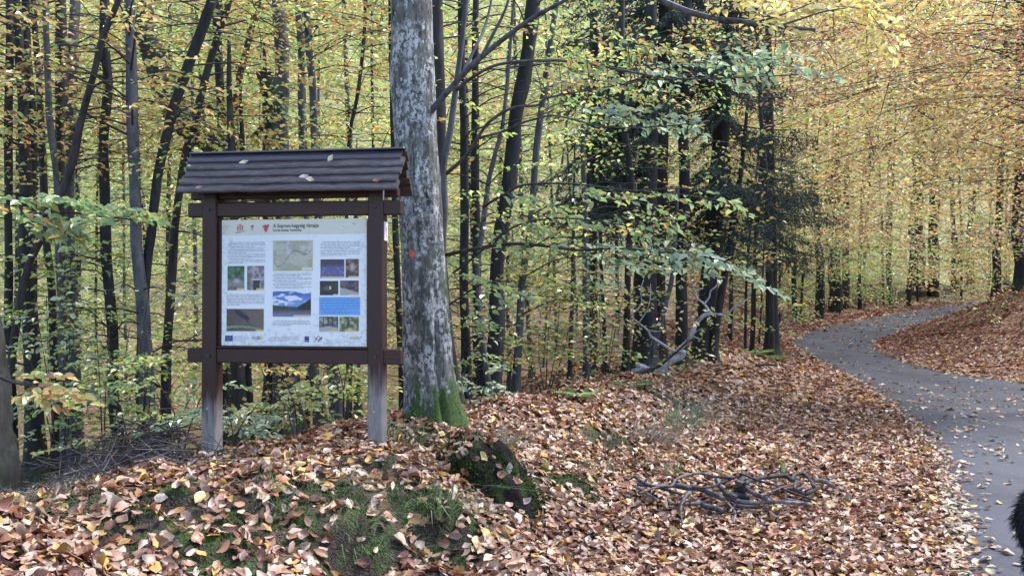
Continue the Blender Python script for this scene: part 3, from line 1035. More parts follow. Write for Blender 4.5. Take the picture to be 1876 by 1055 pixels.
# --- between the beech and the spruces
tree('brown grey trunk half hidden behind the right side of the big mottled beech', 'brown', 9.0, [(797, -20, 22), (803, 120, 22), (806, 230, 20), (810, 420, 20), (820, 600, 22), (832, 762, 26)], [(-60, 120, 5, .8, 'yo', .06)])
tree('black straight trunk, first one clear of the big mottled beech to its right', 'dark', 9.8, [(846, -20, 13), (848, 120, 14), (849, 300, 16), (850, 500, 17), (852, 640, 18), (856, 756, 22)], [(-40, 260, 8, 1.0, 'yg', .062), (380, 700, 9, .8, 'gr', .06, FR, 1.0)])
tree('dark trunk with a pale streak, second one right of the big mottled beech', 'dark', 11.0, [(872, -20, 12), (872, 130, 13), (872, 280, 16), (874, 420, 16), (878, 560, 17), (884, 752, 20)], [(-40, 300, 7, 1.0, 'yg', .062), (400, 720, 7, .8, 'gr', .06)])
tree('thin wavy grey stem weaving between two dark trunks right of the beech', 'grey', 9.4, [(926, 180, 7), (918, 240, 8), (904, 290, 9), (893, 340, 9), (884, 420, 10), (876, 500, 10), (884, 600, 10), (898, 754, 12)], [(100, 420, 7, .8, 'yg', .06)], up=1.5)
tree('stout dark trunk leaning right at the top, smooth, in the gap right of the beech', 'dark', 9.6, [(978, -30, 26), (970, 50, 26), (962, 120, 27), (948, 210, 27), (936, 290, 27), (922, 380, 27), (910, 470, 27), (906, 580, 29), (904, 750, 36)], [(-60, 120, 5, .9, 'yg', .06)], k=11)
tree('slim bluish grey trunk curving gently, right of the stout dark leaning trunk', 'grey', 10.6, [(1020, -20, 10), (1010, 60, 11), (998, 140, 11), (990, 220, 12), (980, 320, 13), (972, 420, 13), (958, 520, 14), (948, 640, 14), (944, 742, 16)], [(-40, 250, 8, .9, 'yg', .06), (380, 700, 10, .9, 'mx', .06)])
tree('thin dark sapling with drooping green leaves in front of the spruce thicket', 'twig', 11.5, [(1052, 380, 6), (1050, 500, 7), (1046, 620, 8), (1044, 726, 9)], [(380, 660, 16, .9, 'gr', .062)], up=1.0)
tree('slim grey sapling trunk left of the spruce thicket, leafless low down', 'grey', 12.0, [(1070, 330, 10), (1073, 450, 11), (1075, 580, 12), (1076, 718, 13)], [(340, 560, 10, .9, 'mx', .062)], up=1.4)
tree('dark thin trunk standing in front of the dark spruce branches', 'dark', 12.5, [(1138, -20, 12), (1140, 100, 12), (1146, 240, 13), (1156, 340, 13), (1150, 500, 12), (1146, 700, 14)], [(60, 300, 10, 1.1, 'mx', .065)])
tree('straight dark trunk just right of the reddish spruce trunk', 'dark', 14.0, [(1258, -20, 18), (1254, 140, 19), (1252, 300, 20), (1250, 480, 20), (1248, 660, 24)], [(-40, 200, 8, 1.2, 'mx', .065)])
tree('slanting grey sapling stem leaning across the foot of the dark spruce trunk', 'grey', 12.4, [(1234, 470, 8), (1228, 520, 9), (1212, 580, 9), (1196, 640, 10), (1186, 690, 11)], [(420, 520, 4, .7, 'gr', .06)], up=1.0)
tree('dark crooked stem on the right of the flared grey trunk beside the dead limb', 'brown', 15.0, [(1356, 330, 10), (1340, 430, 11), (1324, 520, 14), (1314, 590, 15), (1306, 665, 18)], [(330, 520, 10, 1.1, 'mx', .07)], up=1.5)
# --- beyond the bend of the road
tree('straight dark trunk standing left of the road bend, bare up to the leaves', 'dark', 36, [(1494, 340, 16), (1498, 430, 17), (1502, 520, 18), (1504, 596, 22)], [(250, 420, 10, 2.2, 'or', .11)], up=4)
tree('broad dark trunk behind the road bend with undergrowth at its foot', 'dark', 40, [(1532, 340, 22), (1531, 450, 24), (1530, 588, 30)], [(230, 430, 12, 2.6, 'or', .12)], up=4)
tree('brownish trunk just right of the broad dark trunk behind the road bend', 'red', 42, [(1552, 330, 13), (1550, 450, 14), (1548, 582, 17)], [(250, 430, 8, 2.4, 'mx', .12)], up=4)
tree('thin pale grey trunk rising alone above the middle of the far road', 'grey', 48, [(1632, 40, 9), (1630, 200, 10), (1629, 340, 11), (1628, 480, 11), (1632, 572, 12)], [(40, 380, 14, 2.6, 'or', .13)], up=4)
tree('massive brown trunk, left of the tall pair over the end of the road', 'red', 53, [(1692, -20, 30), (1690, 150, 31), (1684, 300, 30), (1680, 430, 31), (1674, 562, 38)], [(-60, 260, 12, 2.8, 'or', .13)], up=4, k=11)
tree('black trunk, right of the tall pair over the end of the road', 'dark', 53, [(1724, -20, 20), (1720, 150, 21), (1714, 300, 20), (1712, 430, 20), (1710, 560, 26)], [(100, 420, 14, 2.6, 'or', .13)], up=4)
tree('forked dark trunk with two arms rising over the end of the road', 'dark', 55, [(1744, 300, 9), (1746, 400, 10), (1752, 470, 14), (1752, 556, 17)], [(200, 420, 8, 2.6, 'or', .13)], up=4)
tree('grey straight trunk above the place where the road vanishes', 'grey', 56, [(1786, 200, 13), (1782, 330, 14), (1777, 450, 14), (1774, 552, 17)], [(150, 400, 10, 2.8, 'or', .13)], up=4)
tree('thin trunk on the crest of the leafy bank at the right frame edge', 'brown', 30, [(1842, 60, 13), (1838, 220, 14), (1832, 360, 14), (1822, 522, 17)], [(60, 380, 16, 2.4, 'or', .11)], up=4)
tree('rough dark trunk on the bank top, cut by the right frame edge', 'dark', 27, [(1876, -20, 22), (1872, 200, 23), (1868, 360, 24), (1866, 505, 30)], [(-60, 300, 18, 2.4, 'or', .11)], up=4)
tree('low spreading beech above the right bank sending long dark twigs over the road', 'brown', 13, [(1990, -60, 40), (2010, 250, 44), (2030, 560, 56)], [(-90, 200, 34, 2.7, 'or', .07, math.pi, .75), (180, 330, 8, 2.0, 'or', .07, math.pi, .5)], up=2)

# --- thin trees deep in the wood: nothing in the photograph tells them apart within their stretch of wood
rng = np.random.default_rng(42)
ZONES = [('thin distant tree in the bright yellow green wood left of the board', 'thin trees far behind the left trunks', 8, 700, 14, 26, 17, 'yg', (0, 640)),
         ('thin distant tree in the wood between the mottled beech and the spruces', 'thin trees far behind the beech', 860, 1180, 15, 28, 11, 'mx', (150, 600)),
         ('slender tree in the brushy wood between the spruces and the road bend', 'slender trees left of the road bend', 1330, 1480, 18, 30, 8, 'mx', (200, 560)),
         ('slender far tree in the orange wood beyond the road', 'slender trees beyond the road', 1500, 1870, 38, 58, 15, 'or', (150, 500))]
for label, grp, x0, x1, y0, y1, n, pal, (pt, pb) in ZONES:
    for i in range(n):
        Y = rng.uniform(y0, y1)
        px = x0 + (x1 - x0) * (i + rng.uniform(.1, .9)) / n
        if px > 1640 and Y < 48 and rng.random() < .5:
            Y += 10
        w_ = rng.uniform(4, 11)
        lean = rng.normal(0, 16)
        while True:
            q = at(px, 600, Y)
            if not in_road(q[:1], q[1:2])[0] and road_edge_dist(q[:1], q[1:2])[0] > .9:
                break
            Y *= 1.06
        tree(label, ['dark', 'brown', 'grey', 'dark'][rng.integers(4)], Y,
             [(px + lean * 1.6, -20, w_ * .8), (px + lean + rng.normal(0, 4), 200, w_ * .9), (px + lean * .3 + rng.normal(0, 4), 450, w_), (px, 640, w_ * 1.15)],
             [(pt, pb, 7, .06 * Y + .3, pal, .05 + .0022 * Y)], grp, 6, .15 * Y, rough=.05)

# ------------------------------------------------------------------ single leaves that can be picked out on near branches
LEAFSHAPE = {}


def leaf_protos(pal):
    if pal not in LEAFSHAPE:
        L = []
        for ci, c in enumerate(PAL[pal][0]):
            for fold in (.15, .4):
                V, Q, C = leaf_diamonds(np.zeros((1, 3)), np.array([[1., 0, 0]]), np.array([[0, 0, 1.]]), np.ones(1), np.array([.62]), np.array([c]), fold)
                me = mesh('leaf', V, Q, C)
                me.materials.append(M_LEAF)
                L.append(me)
        LEAFSHAPE[pal] = L
    return LEAFSHAPE[pal]


def single_leaves(parent, off, C, U, N, sz, pal, rng):
    L = leaf_protos(pal)
    w_ = np.repeat(np.array(PAL[pal][1]) / 2, 2)
    w_ = w_ / w_.sum()
    U, N = unit(U), unit(N)
    Vv = unit(np.cross(N, U))
    N = np.cross(U, Vv)
    for i in range(len(C)):
        o = bpy.data.objects.new('leaf', L[int(rng.choice(len(L), p=w_))])
        COL.objects.link(o)
        o.parent = parent
        c = C[i] - off
        o.matrix_local = Matrix([[U[i][k] * sz[i], Vv[i][k] * sz[i], N[i][k] * sz[i], c[k]] for k in range(3)] + [[0, 0, 0, 1]])


def px_tube(mb, path, Y0, Y1, w0, w1, k=6, per=4, rough=.08, seed=0):
    n = len(path)
    Ys = np.linspace(Y0, Y1, n)
    P = np.array([at(p[0], p[1], y) for p, y in zip(path, Ys)])
    W = np.linspace(w0, w1, n) / 2 / F * Ys
    Q = catmull(np.column_stack([P, W]), per)
    mb.tube(Q[:, :3], Q[:, 3], k, True, rough, seed)
    return Q[:, :3]


# ------------------------------------------------------------------ the big mottled beech
def _beech(b):
    v = b.obj()
    vs = b.obj((1, 1, .28))
    n1 = b.noise(vs, 16, 6, .7)
    base = b.ramp(n1, [(.32, (.018, .018, .015)), (.47, (.078, .078, .066)), (.68, (.185, .183, .165))])
    n2 = b.noise(b.obj((1, 1, .55)), 7, 6, .72)
    n3 = b.noise(b.obj((1, 1, .7)), 34, 4, .7)
    pm = b.math('MULTIPLY', b.ramp(n2, [(.44, 0.0), (.56, 1.0)]), b.ramp(n3, [(.45, 0.0), (.53, 1.0)]))
    c = b.mix(b.math('MULTIPLY', pm, .78), base, (.50, .50, .485))
    # small white lichen discs
    vo = b.n('TexVoronoi', {'Vector': b.obj((1, 1, .8)), 'Scale': 13.0, 'Randomness': 1.0})
    dm = b.math('MULTIPLY', b.ramp(vo.outputs['Distance'], [(.13, 1.0), (.19, 0.0)]), b.ramp(b.n('SeparateColor', {0: vo.outputs['Color']}).outputs[0], [(.62, 0.0), (.64, 1.0)]))
    c = b.mix(b.math('MULTIPLY', dm, .8), c, (.52, .54, .52))
    # dark vertical fissures
    n5 = b.noise(b.obj((1, 1, .10)), 22, 4, .6)
    fis = b.ramp(n5, [(.30, 1.0), (.40, 0.0)])
    c = b.mix(b.math('MULTIPLY', fis, .85), c, (.016, .015, .013))
    sep = b.n('SeparateXYZ', {0: v})
    x, z = sep.outputs[0], sep.outputs[2]
    # moss: dense at the root flare, a ragged band up the right side
    mz = b.math('ADD', b.math('DIVIDE', b.math('SUBTRACT', .50, z), .5), b.math('MULTIPLY', b.math('SUBTRACT', b.noise(b.obj((1, 1, .3)), 6, 4, .7), .5), 2.2))
    band = b.math('MULTIPLY', b.ramp(b.math('ADD', x, b.math('MULTIPLY', z, .11)), [(.10, 0.0), (.2, 1.0)]), b.ramp(b.noise(b.obj((1, 1, .35)), 7, 5, .75), [(.5, 0.0), (.6, 1.0)]))
    band = b.math('MULTIPLY', band, b.ramp(z, [(1.25, 1.0), (1.6, 0.0)]) if False else b.math('LESS_THAN', z, 1.45))
    mk = b.math('MAXIMUM', b.ramp(mz, [(.42, 0.0), (.62, 1.0)]), b.math('MULTIPLY', band, .85))
    mc = b.ramp(b.noise(v, 75, 4, .7), [(.3, (.012, .022, .006)), (.55, (.05, .09, .018)), (.75, (.11, .16, .035))])
    c = b.mix(mk, c, mc)
    h = b.math('ADD', b.math('ADD', n1, b.math('MULTIPLY', n3, .35)), b.math('MULTIPLY', fis, -.9))
    return {'Base Color': c, 'Roughness': .8, 'Normal': b.bump(h, 1.0, .018), 'Specular IOR Level': .3}


M_BEECH = principled('bark_beech_mottled', _beech)
BY = 7.1
axis_px = [(798, 815, 100), (796, 770, 92), (787, 690, 87), (781, 600, 83), (776, 500, 79), (771, 400, 77), (765, 300, 77), (760, 200, 78), (756, 100, 78), (753, 0, 77), (748, -100, 80), (744, -220, 74), (742, -330, 60), (742, -430, 42), (744, -500, 12)]
AX = np.array([[*at(px, py, BY), w_ / 2 / F * BY] for px, py, w_ in axis_px])
b_base = np.array([AX[0, 0], BY, hz(AX[1, 0], BY)])
AX = catmull(AX, 12)
NS = 72
th = np.linspace(0, 2 * math.pi, NS, endpoint=False)
zz = AX[:, 2:3] - b_base[2]
fl = np.exp(-np.maximum(zz, 0) / .17)
r = AX[:, 3:4] * np.ones(NS)[None, :]
flute = .5 * np.cos(5 * th + .6)[None, :] + .35 * np.cos(3 * th + 2.0)[None, :]
r = r * (1 + fl * (.33 + .30 * flute) + .04 * np.cos(2 * th + 1)[None, :] + .035 * np.exp(-((zz - .6) / .7) ** 2) * np.cos(5 * th + .6 + zz * .5))
# a deep groove up the front right, running into the fork between two roots
gv = np.exp(-((np.angle(np.exp(1j * (th[None, :] - (5.15 + .12 * zz))))) / .10) ** 2) * np.exp(-np.maximum(zz - .55, 0) / .35)
r = r * (1 - .26 * gv)
g2 = np.exp(-((np.angle(np.exp(1j * (th[None, :] - (5.0 + .05 * np.sin(zz * 3)))))) / .06) ** 2) * np.exp(-((zz - 2.2) / .45) ** 2)
r = r * (1 - .10 * g2)
ct, st_ = np.cos(th)[None, :], np.sin(th)[None, :]
r = r + .010 * fbm(ct * 3 + 9, st_ * 3, zz * 2.2, 3, 51) + .006 * fbm(ct * 9, st_ * 9, zz * 3.0, 2, 52)
# knot hole where a limb has gone
kd = ((np.angle(np.exp(1j * (th[None, :] - 4.97))) * .18) ** 2 + ((zz - 1.72) * .75) ** 2) / .055 ** 2
r = r + .035 * np.exp(-kd / 2.2) - .085 * np.exp(-kd / .55)
V = np.stack([AX[:, 0:1] + r * ct, AX[:, 1:2] + r * st_, AX[:, 2:3] + 0 * r], -1).reshape(-1, 3)
nR = len(AX)
i = np.arange(nR - 1)[:, None] * NS
j = np.arange(NS)[None, :]
Q = np.stack([i + j, i + (j + 1) % NS, i + NS + (j + 1) % NS, i + NS + j], -1).reshape(-1, 4)
big = thing('beech_tree', 'huge mottled beech with mossy foot and an orange dot, right of the notice board', 'tree', b_base)
link('trunk', mesh('trunk', V - b_base, Q, None, True), M_BEECH, big)


def plain(name, col, rough=.6, spec=.3):
    def f(b):
        n = b.noise(b.obj(), 55, 4)
        return {'Base Color': b.mix(n, tuple(c * .8 for c in col), tuple(min(1, c * 1.15) for c in col)), 'Roughness': rough, 'Specular IOR Level': spec}
    return principled(name, f)


# orange waymark daubed on the trunk, with a short run of paint
mbd = MB()
pc = at(755, 466, BY)


def on_trunk(px, py):
    """Front surface of the beech under a pixel."""
    z = at(px, py, BY)[2]
    k_ = int(np.argmin(abs(AX[:, 2] - z)))
    x = at(px, py, BY - .17)[0]
    rr_ = r[k_]
    xs = AX[k_, 0] + rr_ * np.cos(th)
    ys = AX[k_, 1] + rr_ * np.sin(th)
    front = ys < AX[k_, 1]
    o = np.argsort(xs[front])
    return np.array([x, np.interp(x, xs[front][o], ys[front][o]) - .004, z])


ring = [on_trunk(755 + 6.6 * (1 + .1 * math.sin(3 * a)) * math.cos(a), 466 + 6.8 * (1 + .12 * math.sin(2 * a + 1)) * math.sin(a) + (4.5 if abs(a - 1.57) < .22 else 0)) for a in np.linspace(0, 2 * math.pi, 22, endpoint=False)]
mbd.add(np.vstack([ring, [on_trunk(755, 466)]]), None, [[22, (a + 1) % 22, a] for a in range(22)])
mbd.build('paint_mark', plain('paint_orange', (.80, .11, .055), .5), big, b_base, label='round orange paint mark on the bark')

rng = np.random.default_rng(61)
mb = MB()
px_tube(mb, [(760, 240), (800, 192), (845, 140), (882, 105), (930, 66), (980, 31), (1030, 4), (1090, -30), (1160, -80)], 7.1, 6.2, 13, 5, 8, 4, .1, 4)
px_tube(mb, [(882, 105), (905, 60), (925, 20), (940, -30)], 6.75, 6.6, 7, 4, 6)
px_tube(mb, [(845, 140), (872, 85), (890, 45), (905, -20)], 6.85, 7.2, 7, 4, 6)
limb1 = mb.build('branch', BARK['grey'], big, b_base, True)
mb = MB()
lp = px_tube(mb, [(752, -330), (850, -300), (1000, -190), (1120, -70), (1200, -8), (1245, 16), (1300, 32), (1360, 40), (1425, 49), (1494, 55)], 7.1, 6.0, 19, 6, 8, 4, .1, 5)
for (pa, ya) in (([(1300, 32), (1330, 15), (1365, 0), (1410, -25)], 6.35), ([(1425, 49), (1460, 38), (1510, 22), (1575, 12)], 6.1), ([(1380, 43), (1440, 25), (1490, 5)], 6.2)):
    px_tube(mb, pa, ya, ya - .2, 5, 2, 5)
limb2 = mb.build('branch', BARK['stick'], big, b_base, True)
org = np.array([at(px, py, Y) for px, py, Y in [(1270, 24, 6.3), (1300, 5, 6.3), (1340, 20, 6.2), (1385, -5, 6.2), (1440, 28, 6.1), (1490, 18, 6.0), (1530, 12, 6.0), (1560, -5, 6.0), (1460, -8, 6.1), (1590, 20, 6.0), (1370, 42, 6.1)]])
C, U, N, sz, tw = sprays(org, rng.normal([1, -.1, -.05], .25, (len(org), 3)), np.full(len(org), .34), 'py', rng, .07, True, False, .9, nbias=(0, -.5, 0), frames=True)
mbt = MB()
thin_prisms(mbt, tw, .003, .0012)
tb = mbt.build('twigs', BARK['twig'], limb2, b_base, kind='stuff')
single_leaves(limb2, b_base, C, U, N, sz, 'py', rng)

# the tree whose slim grey stem stands against the beech and whose branches sweep right
sY = 7.7
P, R = trunk_path([(858, -60, 9), (852, 20, 10), (842, 110, 10), (834, 170, 11), (824, 244, 12), (813, 306, 12), (815, 380, 12), (811, 450, 13), (814, 560, 13), (822, 680, 14), (830, 768, 16)], sY, 2.0)
s_base = P[0].copy()
s_base[2] = hz(s_base[0], s_base[1])
sap = thing('beech_tree', 'slim grey young beech against the big trunk, long green leaved branches sweeping right', 'tree', s_base)
mb = MB()
Pc = catmull(np.column_stack([P, R]), 5)
mb.tube(Pc[:, :3], Pc[:, 3], 9, True, .06, 9)
mb.build('trunk', BARK['grey'], sap, s_base, True)
BR = [  # path, Y start, Y end, w start, w end, bark, sprays (px, py, length m), palette, singles
    ([(834, 167), (866, 142), (915, 118), (1001, 111), (1067, 116), (1124, 126), (1209, 142), (1250, 145), (1368, 142), (1463, 137)], 7.7, 6.3, 9, 3.5, 'stick',
     [(1180, 120), (1230, 118), (1270, 108), (1310, 100), (1340, 112), (1375, 108), (1405, 102), (1430, 116), (1290, 135), (1350, 132), (1190, 145)], 'gg', 60),
    ([(818, 318), (854, 286), (874, 255), (896, 224), (939, 198), (985, 193), (1002, 180), (1064, 168), (1130, 157), (1180, 147)], 7.7, 6.6, 10, 3.5, 'stick',
     [(1010, 150), (1060, 130), (1100, 150), (1040, 90), (1090, 70), (1130, 90), (1170, 75), (1210, 90), (1000, 120)], 'mx', 0),
    ([(876, 253), (922, 241), (950, 228), (985, 217), (1016, 212), (1053, 220), (1114, 233), (1209, 232), (1300, 222)], 7.4, 6.5, 7, 3, 'stick',
     [(1075, 195), (1110, 200), (1140, 210), (1170, 205), (1200, 216), (1230, 212), (1100, 225)], 'gg', 55),
    ([(885, 380), (911, 363), (933, 352), (959, 339), (1022, 336), (1080, 340), (1160, 350), (1240, 345), (1310, 352)], 7.6, 6.7, 7, 3, 'stickdark',
     [(900, 340), (950, 355), (1000, 365), (1060, 350), (1120, 362), (1200, 350), (1260, 355), (1300, 362)], 'gr', 45),
    ([(814, 468), (863, 457), (930, 447), (990, 450), (1058, 458), (1130, 455), (1210, 462), (1290, 468), (1370, 495)], 7.6, 6.3, 10, 3, 'stickdark',
     [(1062, 440), (1085, 462), (1110, 448), (1140, 470), (1165, 448), (1195, 475), (1220, 455), (1250, 478), (1270, 462), (1300, 485), (1325, 478), (1350, 495), (1120, 485), (1060, 490)], 'gg', 110),
    ([(830, 500), (870, 470), (925, 425), (975, 405), (1040, 400), (1110, 408), (1190, 420)], 7.6, 6.6, 6, 3, 'stickdark',
     [(890, 420), (930, 400), (960, 415), (1000, 395), (1040, 412), (1090, 400), (1140, 415), (1180, 410), (960, 445), (900, 455)], 'gr', 0),
    ([(820, 560), (850, 540), (885, 520), (930, 515), (980, 520)], 7.6, 7.2, 5, 2, 'twig', [(845, 545), (880, 520), (920, 528), (850, 500), (860, 580)], 'gr', 30)]
for path, Y0, Y1, w0, w1, bk, spots, pal, nsing in BR:
    mb = MB()
    bp = px_tube(mb, path, Y0, Y1, w0 * .75, w1 * .75, 7, 4, .08, len(path))
    br = mb.build('branch', BARK[bk], sap, s_base, True)
    pxs = np.array([q[0] for q in path])
    Ysp = np.interp([q[0] for q in spots], pxs, np.linspace(Y0, Y1, len(path)))
    org = np.array([at(q[0] - 20, q[1], y) for q, y in zip(spots, Ysp)])
    d = rng.normal([1, -.25, -.12], [.2, .4, .12], (len(org), 3))
    C, U, N, sz, tw = sprays(org, d, rng.uniform(.30, .48, len(org)), pal, rng, .072, True, False, .74, nbias=(0, -.55, .1), frames=True)
    mbt = MB()
    thin_prisms(mbt, tw, .003, .0012)
    for o_ in org:                                               # twig joining the spray to its branch
        q = bp[np.argmin(np.linalg.norm(bp - o_, axis=1))]
        mbt.add(*tube(np.array([q, (q + o_) / 2 + [0, 0, .03], o_]), .0035, 4, False)[:2])
    mbt.build('twigs', BARK['twig'], br, s_base, kind='stuff')
    I = rng.permutation(len(C))
    si, rest = I[:nsing], I[nsing:]
    single_leaves(br, s_base, C[si], U[si], N[si], sz[si], pal, rng)
    if len(rest):
        V, Q, cc = leaf_diamonds(C[rest], U[rest], N[rest], sz[rest], sz[rest] * .6, pick(pal, len(rest), rng))
        link('leaves', mesh('leaves', V - s_base, Q, cc), M_LEAF, br, kind='stuff')

# ------------------------------------------------------------------ rough trunk at the left edge with its leafy branch
P, R = trunk_path([(-70, 250, 54, 5.6), (-62, 400, 58, 5.6), (-48, 520, 66, 5.6), (-38, 600, 74, 5.6), (-30, 700, 82, 5.6), (-28, 780, 92, 5.6), (-32, 866, 122, 5.6)], 5.6, 2.5)
l_base = P[0].copy()
l_base[2] = hz(l_base[0], l_base[1])
lt = thing('oak_tree', 'thick rough barked trunk with mossy foot, cut by the left edge of the frame', 'tree', l_base)
mb = MB()
Pc = catmull(np.column_stack([P, R]), 8)
mb.tube(Pc[:, :3], Pc[:, 3] * (1 + .1 * np.exp(-(Pc[:, 2] - l_base[2]) / .2)), 28, True, .10, 17)
mb.build('trunk', BARK['mossy'], lt, l_base, True)
for path, Y0, Y1, spots, pal, ns in [
        ([(-60, 330), (-20, 372), (40, 392), (110, 388), (180, 396), (240, 402)], 5.6, 5.0, [(-20, 365), (10, 380), (40, 362), (70, 385), (105, 375), (140, 392), (170, 382), (30, 408), (90, 405), (200, 398)], 'gr', 75),
        ([(-50, 640), (0, 690), (50, 705), (110, 715)], 5.5, 5.2, [(10, 690), (45, 698), (80, 708), (30, 725)], 'yo', 30)]:
    mb = MB()
    bp = px_tube(mb, path, Y0, Y1, 9, 3, 6)
    br = mb.build('branch', BARK['stickdark'], lt, l_base, True)
    org = np.array([at(q[0], q[1], 5.1) for q in spots])
    C, U, N, sz, tw = sprays(org, rng.normal([1, -.2, -.1], .25, (len(org), 3)), np.full(len(org), .3), pal, rng, .07, True, False, .95, nbias=(0, -.5, .2), frames=True)
    mbt = MB()
    thin_prisms(mbt, tw, .0025, .001)
    for o_ in org:
        q = bp[np.argmin(np.linalg.norm(bp - o_, axis=1))]
        mbt.add(*tube(np.array([q, (q + o_) / 2, o_]), .003, 4, False)[:2])
    mbt.build('twigs', BARK['twig'], br, l_base, kind='stuff')
    I = rng.permutation(len(C))
    single_leaves(br, l_base, C[I[:ns]], U[I[:ns]], N[I[:ns]], sz[I[:ns]], pal, rng)
    if len(I) > ns:
        V, Q, cc = leaf_diamonds(C[I[ns:]], U[I[ns:]], N[I[ns:]], sz[I[ns:]], sz[I[ns:]] * .6, pick(pal, len(I) - ns, rng))
        link('leaves', mesh('leaves', V - l_base, Q, cc), M_LEAF, br, kind='stuff')

# ------------------------------------------------------------------ the old leaning tree behind the board
root, tb_, Pm = tree('old mossy trunk bent far over to the left, thick behind the board roof', 'mossy', 12.8,
                     [(260, -30, 32), (268, 40, 36), (278, 100, 42), (300, 165, 46), (340, 222, 50), (395, 262, 50), (455, 310, 46), (505, 400, 44), (524, 520, 44), (530, 665, 48), (532, 815, 62)],
                     [(-40, 220, 6, 1.0, 'yg', .06)], k=14, up=1.5, name='leaning_tree', rough=.16)
mb = MB()
px_tube(mb, [(505, 400), (500, 300), (496, 220), (490, 150), (486, 128)], 12.8, 12.6, 34, 30, 10, 4, .25, 3)
px_tube(mb, [(455, 310), (440, 268), (425, 230), (400, 205), (372, 190)], 12.8, 12.4, 16, 7, 7, 4, .2, 5)
px_tube(mb, [(496, 220), (470, 245), (448, 252)], 12.6, 12.5, 16, 5, 7, 4, .2, 6)
mb.build('branch_stub', BARK['mossy'], root, tb_, True)


# ------------------------------------------------------------------ spruces
def spruce(label, bark, Y, path, ptop, pbot, reach_top, reach_bot, n, azc=0, azs=None, seed=0, dead=10):
    P, R = trunk_path(path, Y, 3.5)
    base = P[0].copy()
    base[2] = hz(base[0], base[1])
    root = thing('spruce_tree', label, 'tree', base)
    Pc = catmull(np.column_stack([P, R]), 5)
    hgt = np.maximum(Pc[:, 2] - base[2], 0)
    mb = MB()
    mb.tube(Pc[:, :3], Pc[:, 3] * (1 + .5 * np.exp(-hgt / .25)), 12, True, .08, seed)
    mb.build('trunk', BARK[bark], root, base, True)
    rg = np.random.default_rng(seed)
    mbB, VV, NV = MB(), [], []
    nc, nu, nl, nw = [], [], [], []
    zt, zb = zpx(ptop, Y), zpx(pbot, Y)
    for q in range(n + dead):
        isdead = q >= n
        z = rg.uniform(zb, zt) if not isdead else rg.uniform(base[2] + 1.0, zb + .5)
        f = (z - zb) / (zt - zb)
        L = (reach_bot + (reach_top - reach_bot) * f) * rg.uniform(.65, 1.1) if not isdead else rg.uniform(.5, 1.3)
        a = rg.uniform(0, 2 * math.pi) if azs is None else rg.normal(azc, azs)
        d = np.array([math.cos(a), math.sin(a), 0])
        o = np.array([np.interp(z, Pc[:, 2], Pc[:, k]) for k in range(3)])
        t = np.linspace(0, 1, 7)
        pts = o + d * (L * t)[:, None] + np.array([0, 0, 1]) * (L * (-.42 * t + .18 * t * t))[:, None]
        if isdead:
            pts = pts + rg.normal(0, .03, pts.shape)
        V, Q, _ = tube(pts, np.linspace(.018, .004, 7) * (.6 if isdead else 1), 4, False)
        mbB.add(V, Q)
        sdv = np.array([-d[1], d[0], 0])
        m = int(L * (34 if not isdead else 5))
        for u in np.linspace(.15, 1, max(m, 2)):
            bp = np.array([np.interp(u, t, pts[:, k]) for k in range(3)])
            sgn = rg.choice([-1, 1])
            tl = (.18 + .35 * (1 - u)) * rg.uniform(.6, 1.2)
            td = unit(sdv * sgn * .8 + d * .55 + np.array([0, 0, -.55 - .5 * rg.random()]))
            if isdead:
                mbB.add(*tube(np.array([bp, bp + td * tl * .6, bp + td * tl + [0, 0, -.05]]), .0025, 3, False)[:2])
                continue
            k2 = int(tl / .016)
            s_ = rg.uniform(0, 1, k2)
            c_ = bp + td * (tl * s_)[:, None] + np.array([0, 0, -.12]) * (tl * s_ * s_)[:, None]
            nc.append(c_)
            nu.append(td + rg.normal(0, .55, (k2, 3)))
            nl.append(rg.uniform(.035, .065, k2))
    nc, nu, nl = np.vstack(nc), np.vstack(nu), np.concatenate(nl)
    m = len(nc)
    col = np.array([.034, .055, .043]) * rg.uniform(.5, 1.8, (m, 1))
    V, Q, C = leaf_cheap(nc, nu, rg.normal(0, 1, (m, 3)), nl, np.full(m, .017), col, 0)
    mbB.build('branches', BARK['twig'], root, base, kind='stuff')
    link('needles', mesh('needles', V - base, Q, C), M_NEEDLE, root, kind='stuff')
    return root


spruce('spruce with flared grey foot and dark drooping boughs, nearest the road bend', 'brown', 15.2, [(1334, -40, 26), (1330, 60, 28), (1324, 200, 30), (1314, 340, 32), (1302, 480, 34), (1294, 590, 37), (1288, 662, 46)], -120, 430, 1.1, 2.1, 84, seed=3)
spruce('tall reddish spruce trunk rising right beside the blackest trunk', 'red', 14.6, [(1222, -40, 26), (1219, 60, 26), (1214, 200, 25), (1210, 340, 25), (1208, 480, 24), (1206, 600, 25), (1205, 668, 30)], -140, 130, 1.0, 1.9, 46, seed=4, dead=16)
spruce('blackest and thickest spruce trunk, with dark boughs reaching left', 'dark', 13.6, [(1192, 80, 22), (1190, 180, 30), (1187, 300, 36), (1184, 420, 40), (1182, 540, 42), (1182, 640, 44), (1182, 680, 52)], 150, 400, 1.0, 1.5, 40, math.pi * 1.08, .8, seed=5, dead=14)
spruce('small dark spruce between the curving grey trunk and the blackest trunk, lower boughs dead', 'twig', 16.0, [(1088, -40, 12), (1087, 150, 14), (1086, 350, 16), (1085, 560, 18), (1085, 690, 20)], -60, 380, .7, 1.6, 60, seed=6, dead=24)
spruce('spruce deep in the shade behind the trees left of the road bend', 'dark', 20.0, [(1408, 60, 12), (1410, 250, 16), (1412, 420, 19), (1414, 600, 24)], 230, 470, .6, 1.5, 36, seed=7, dead=12)

# ------------------------------------------------------------------ undergrowth
rng = np.random.default_rng(77)
_k = [0]


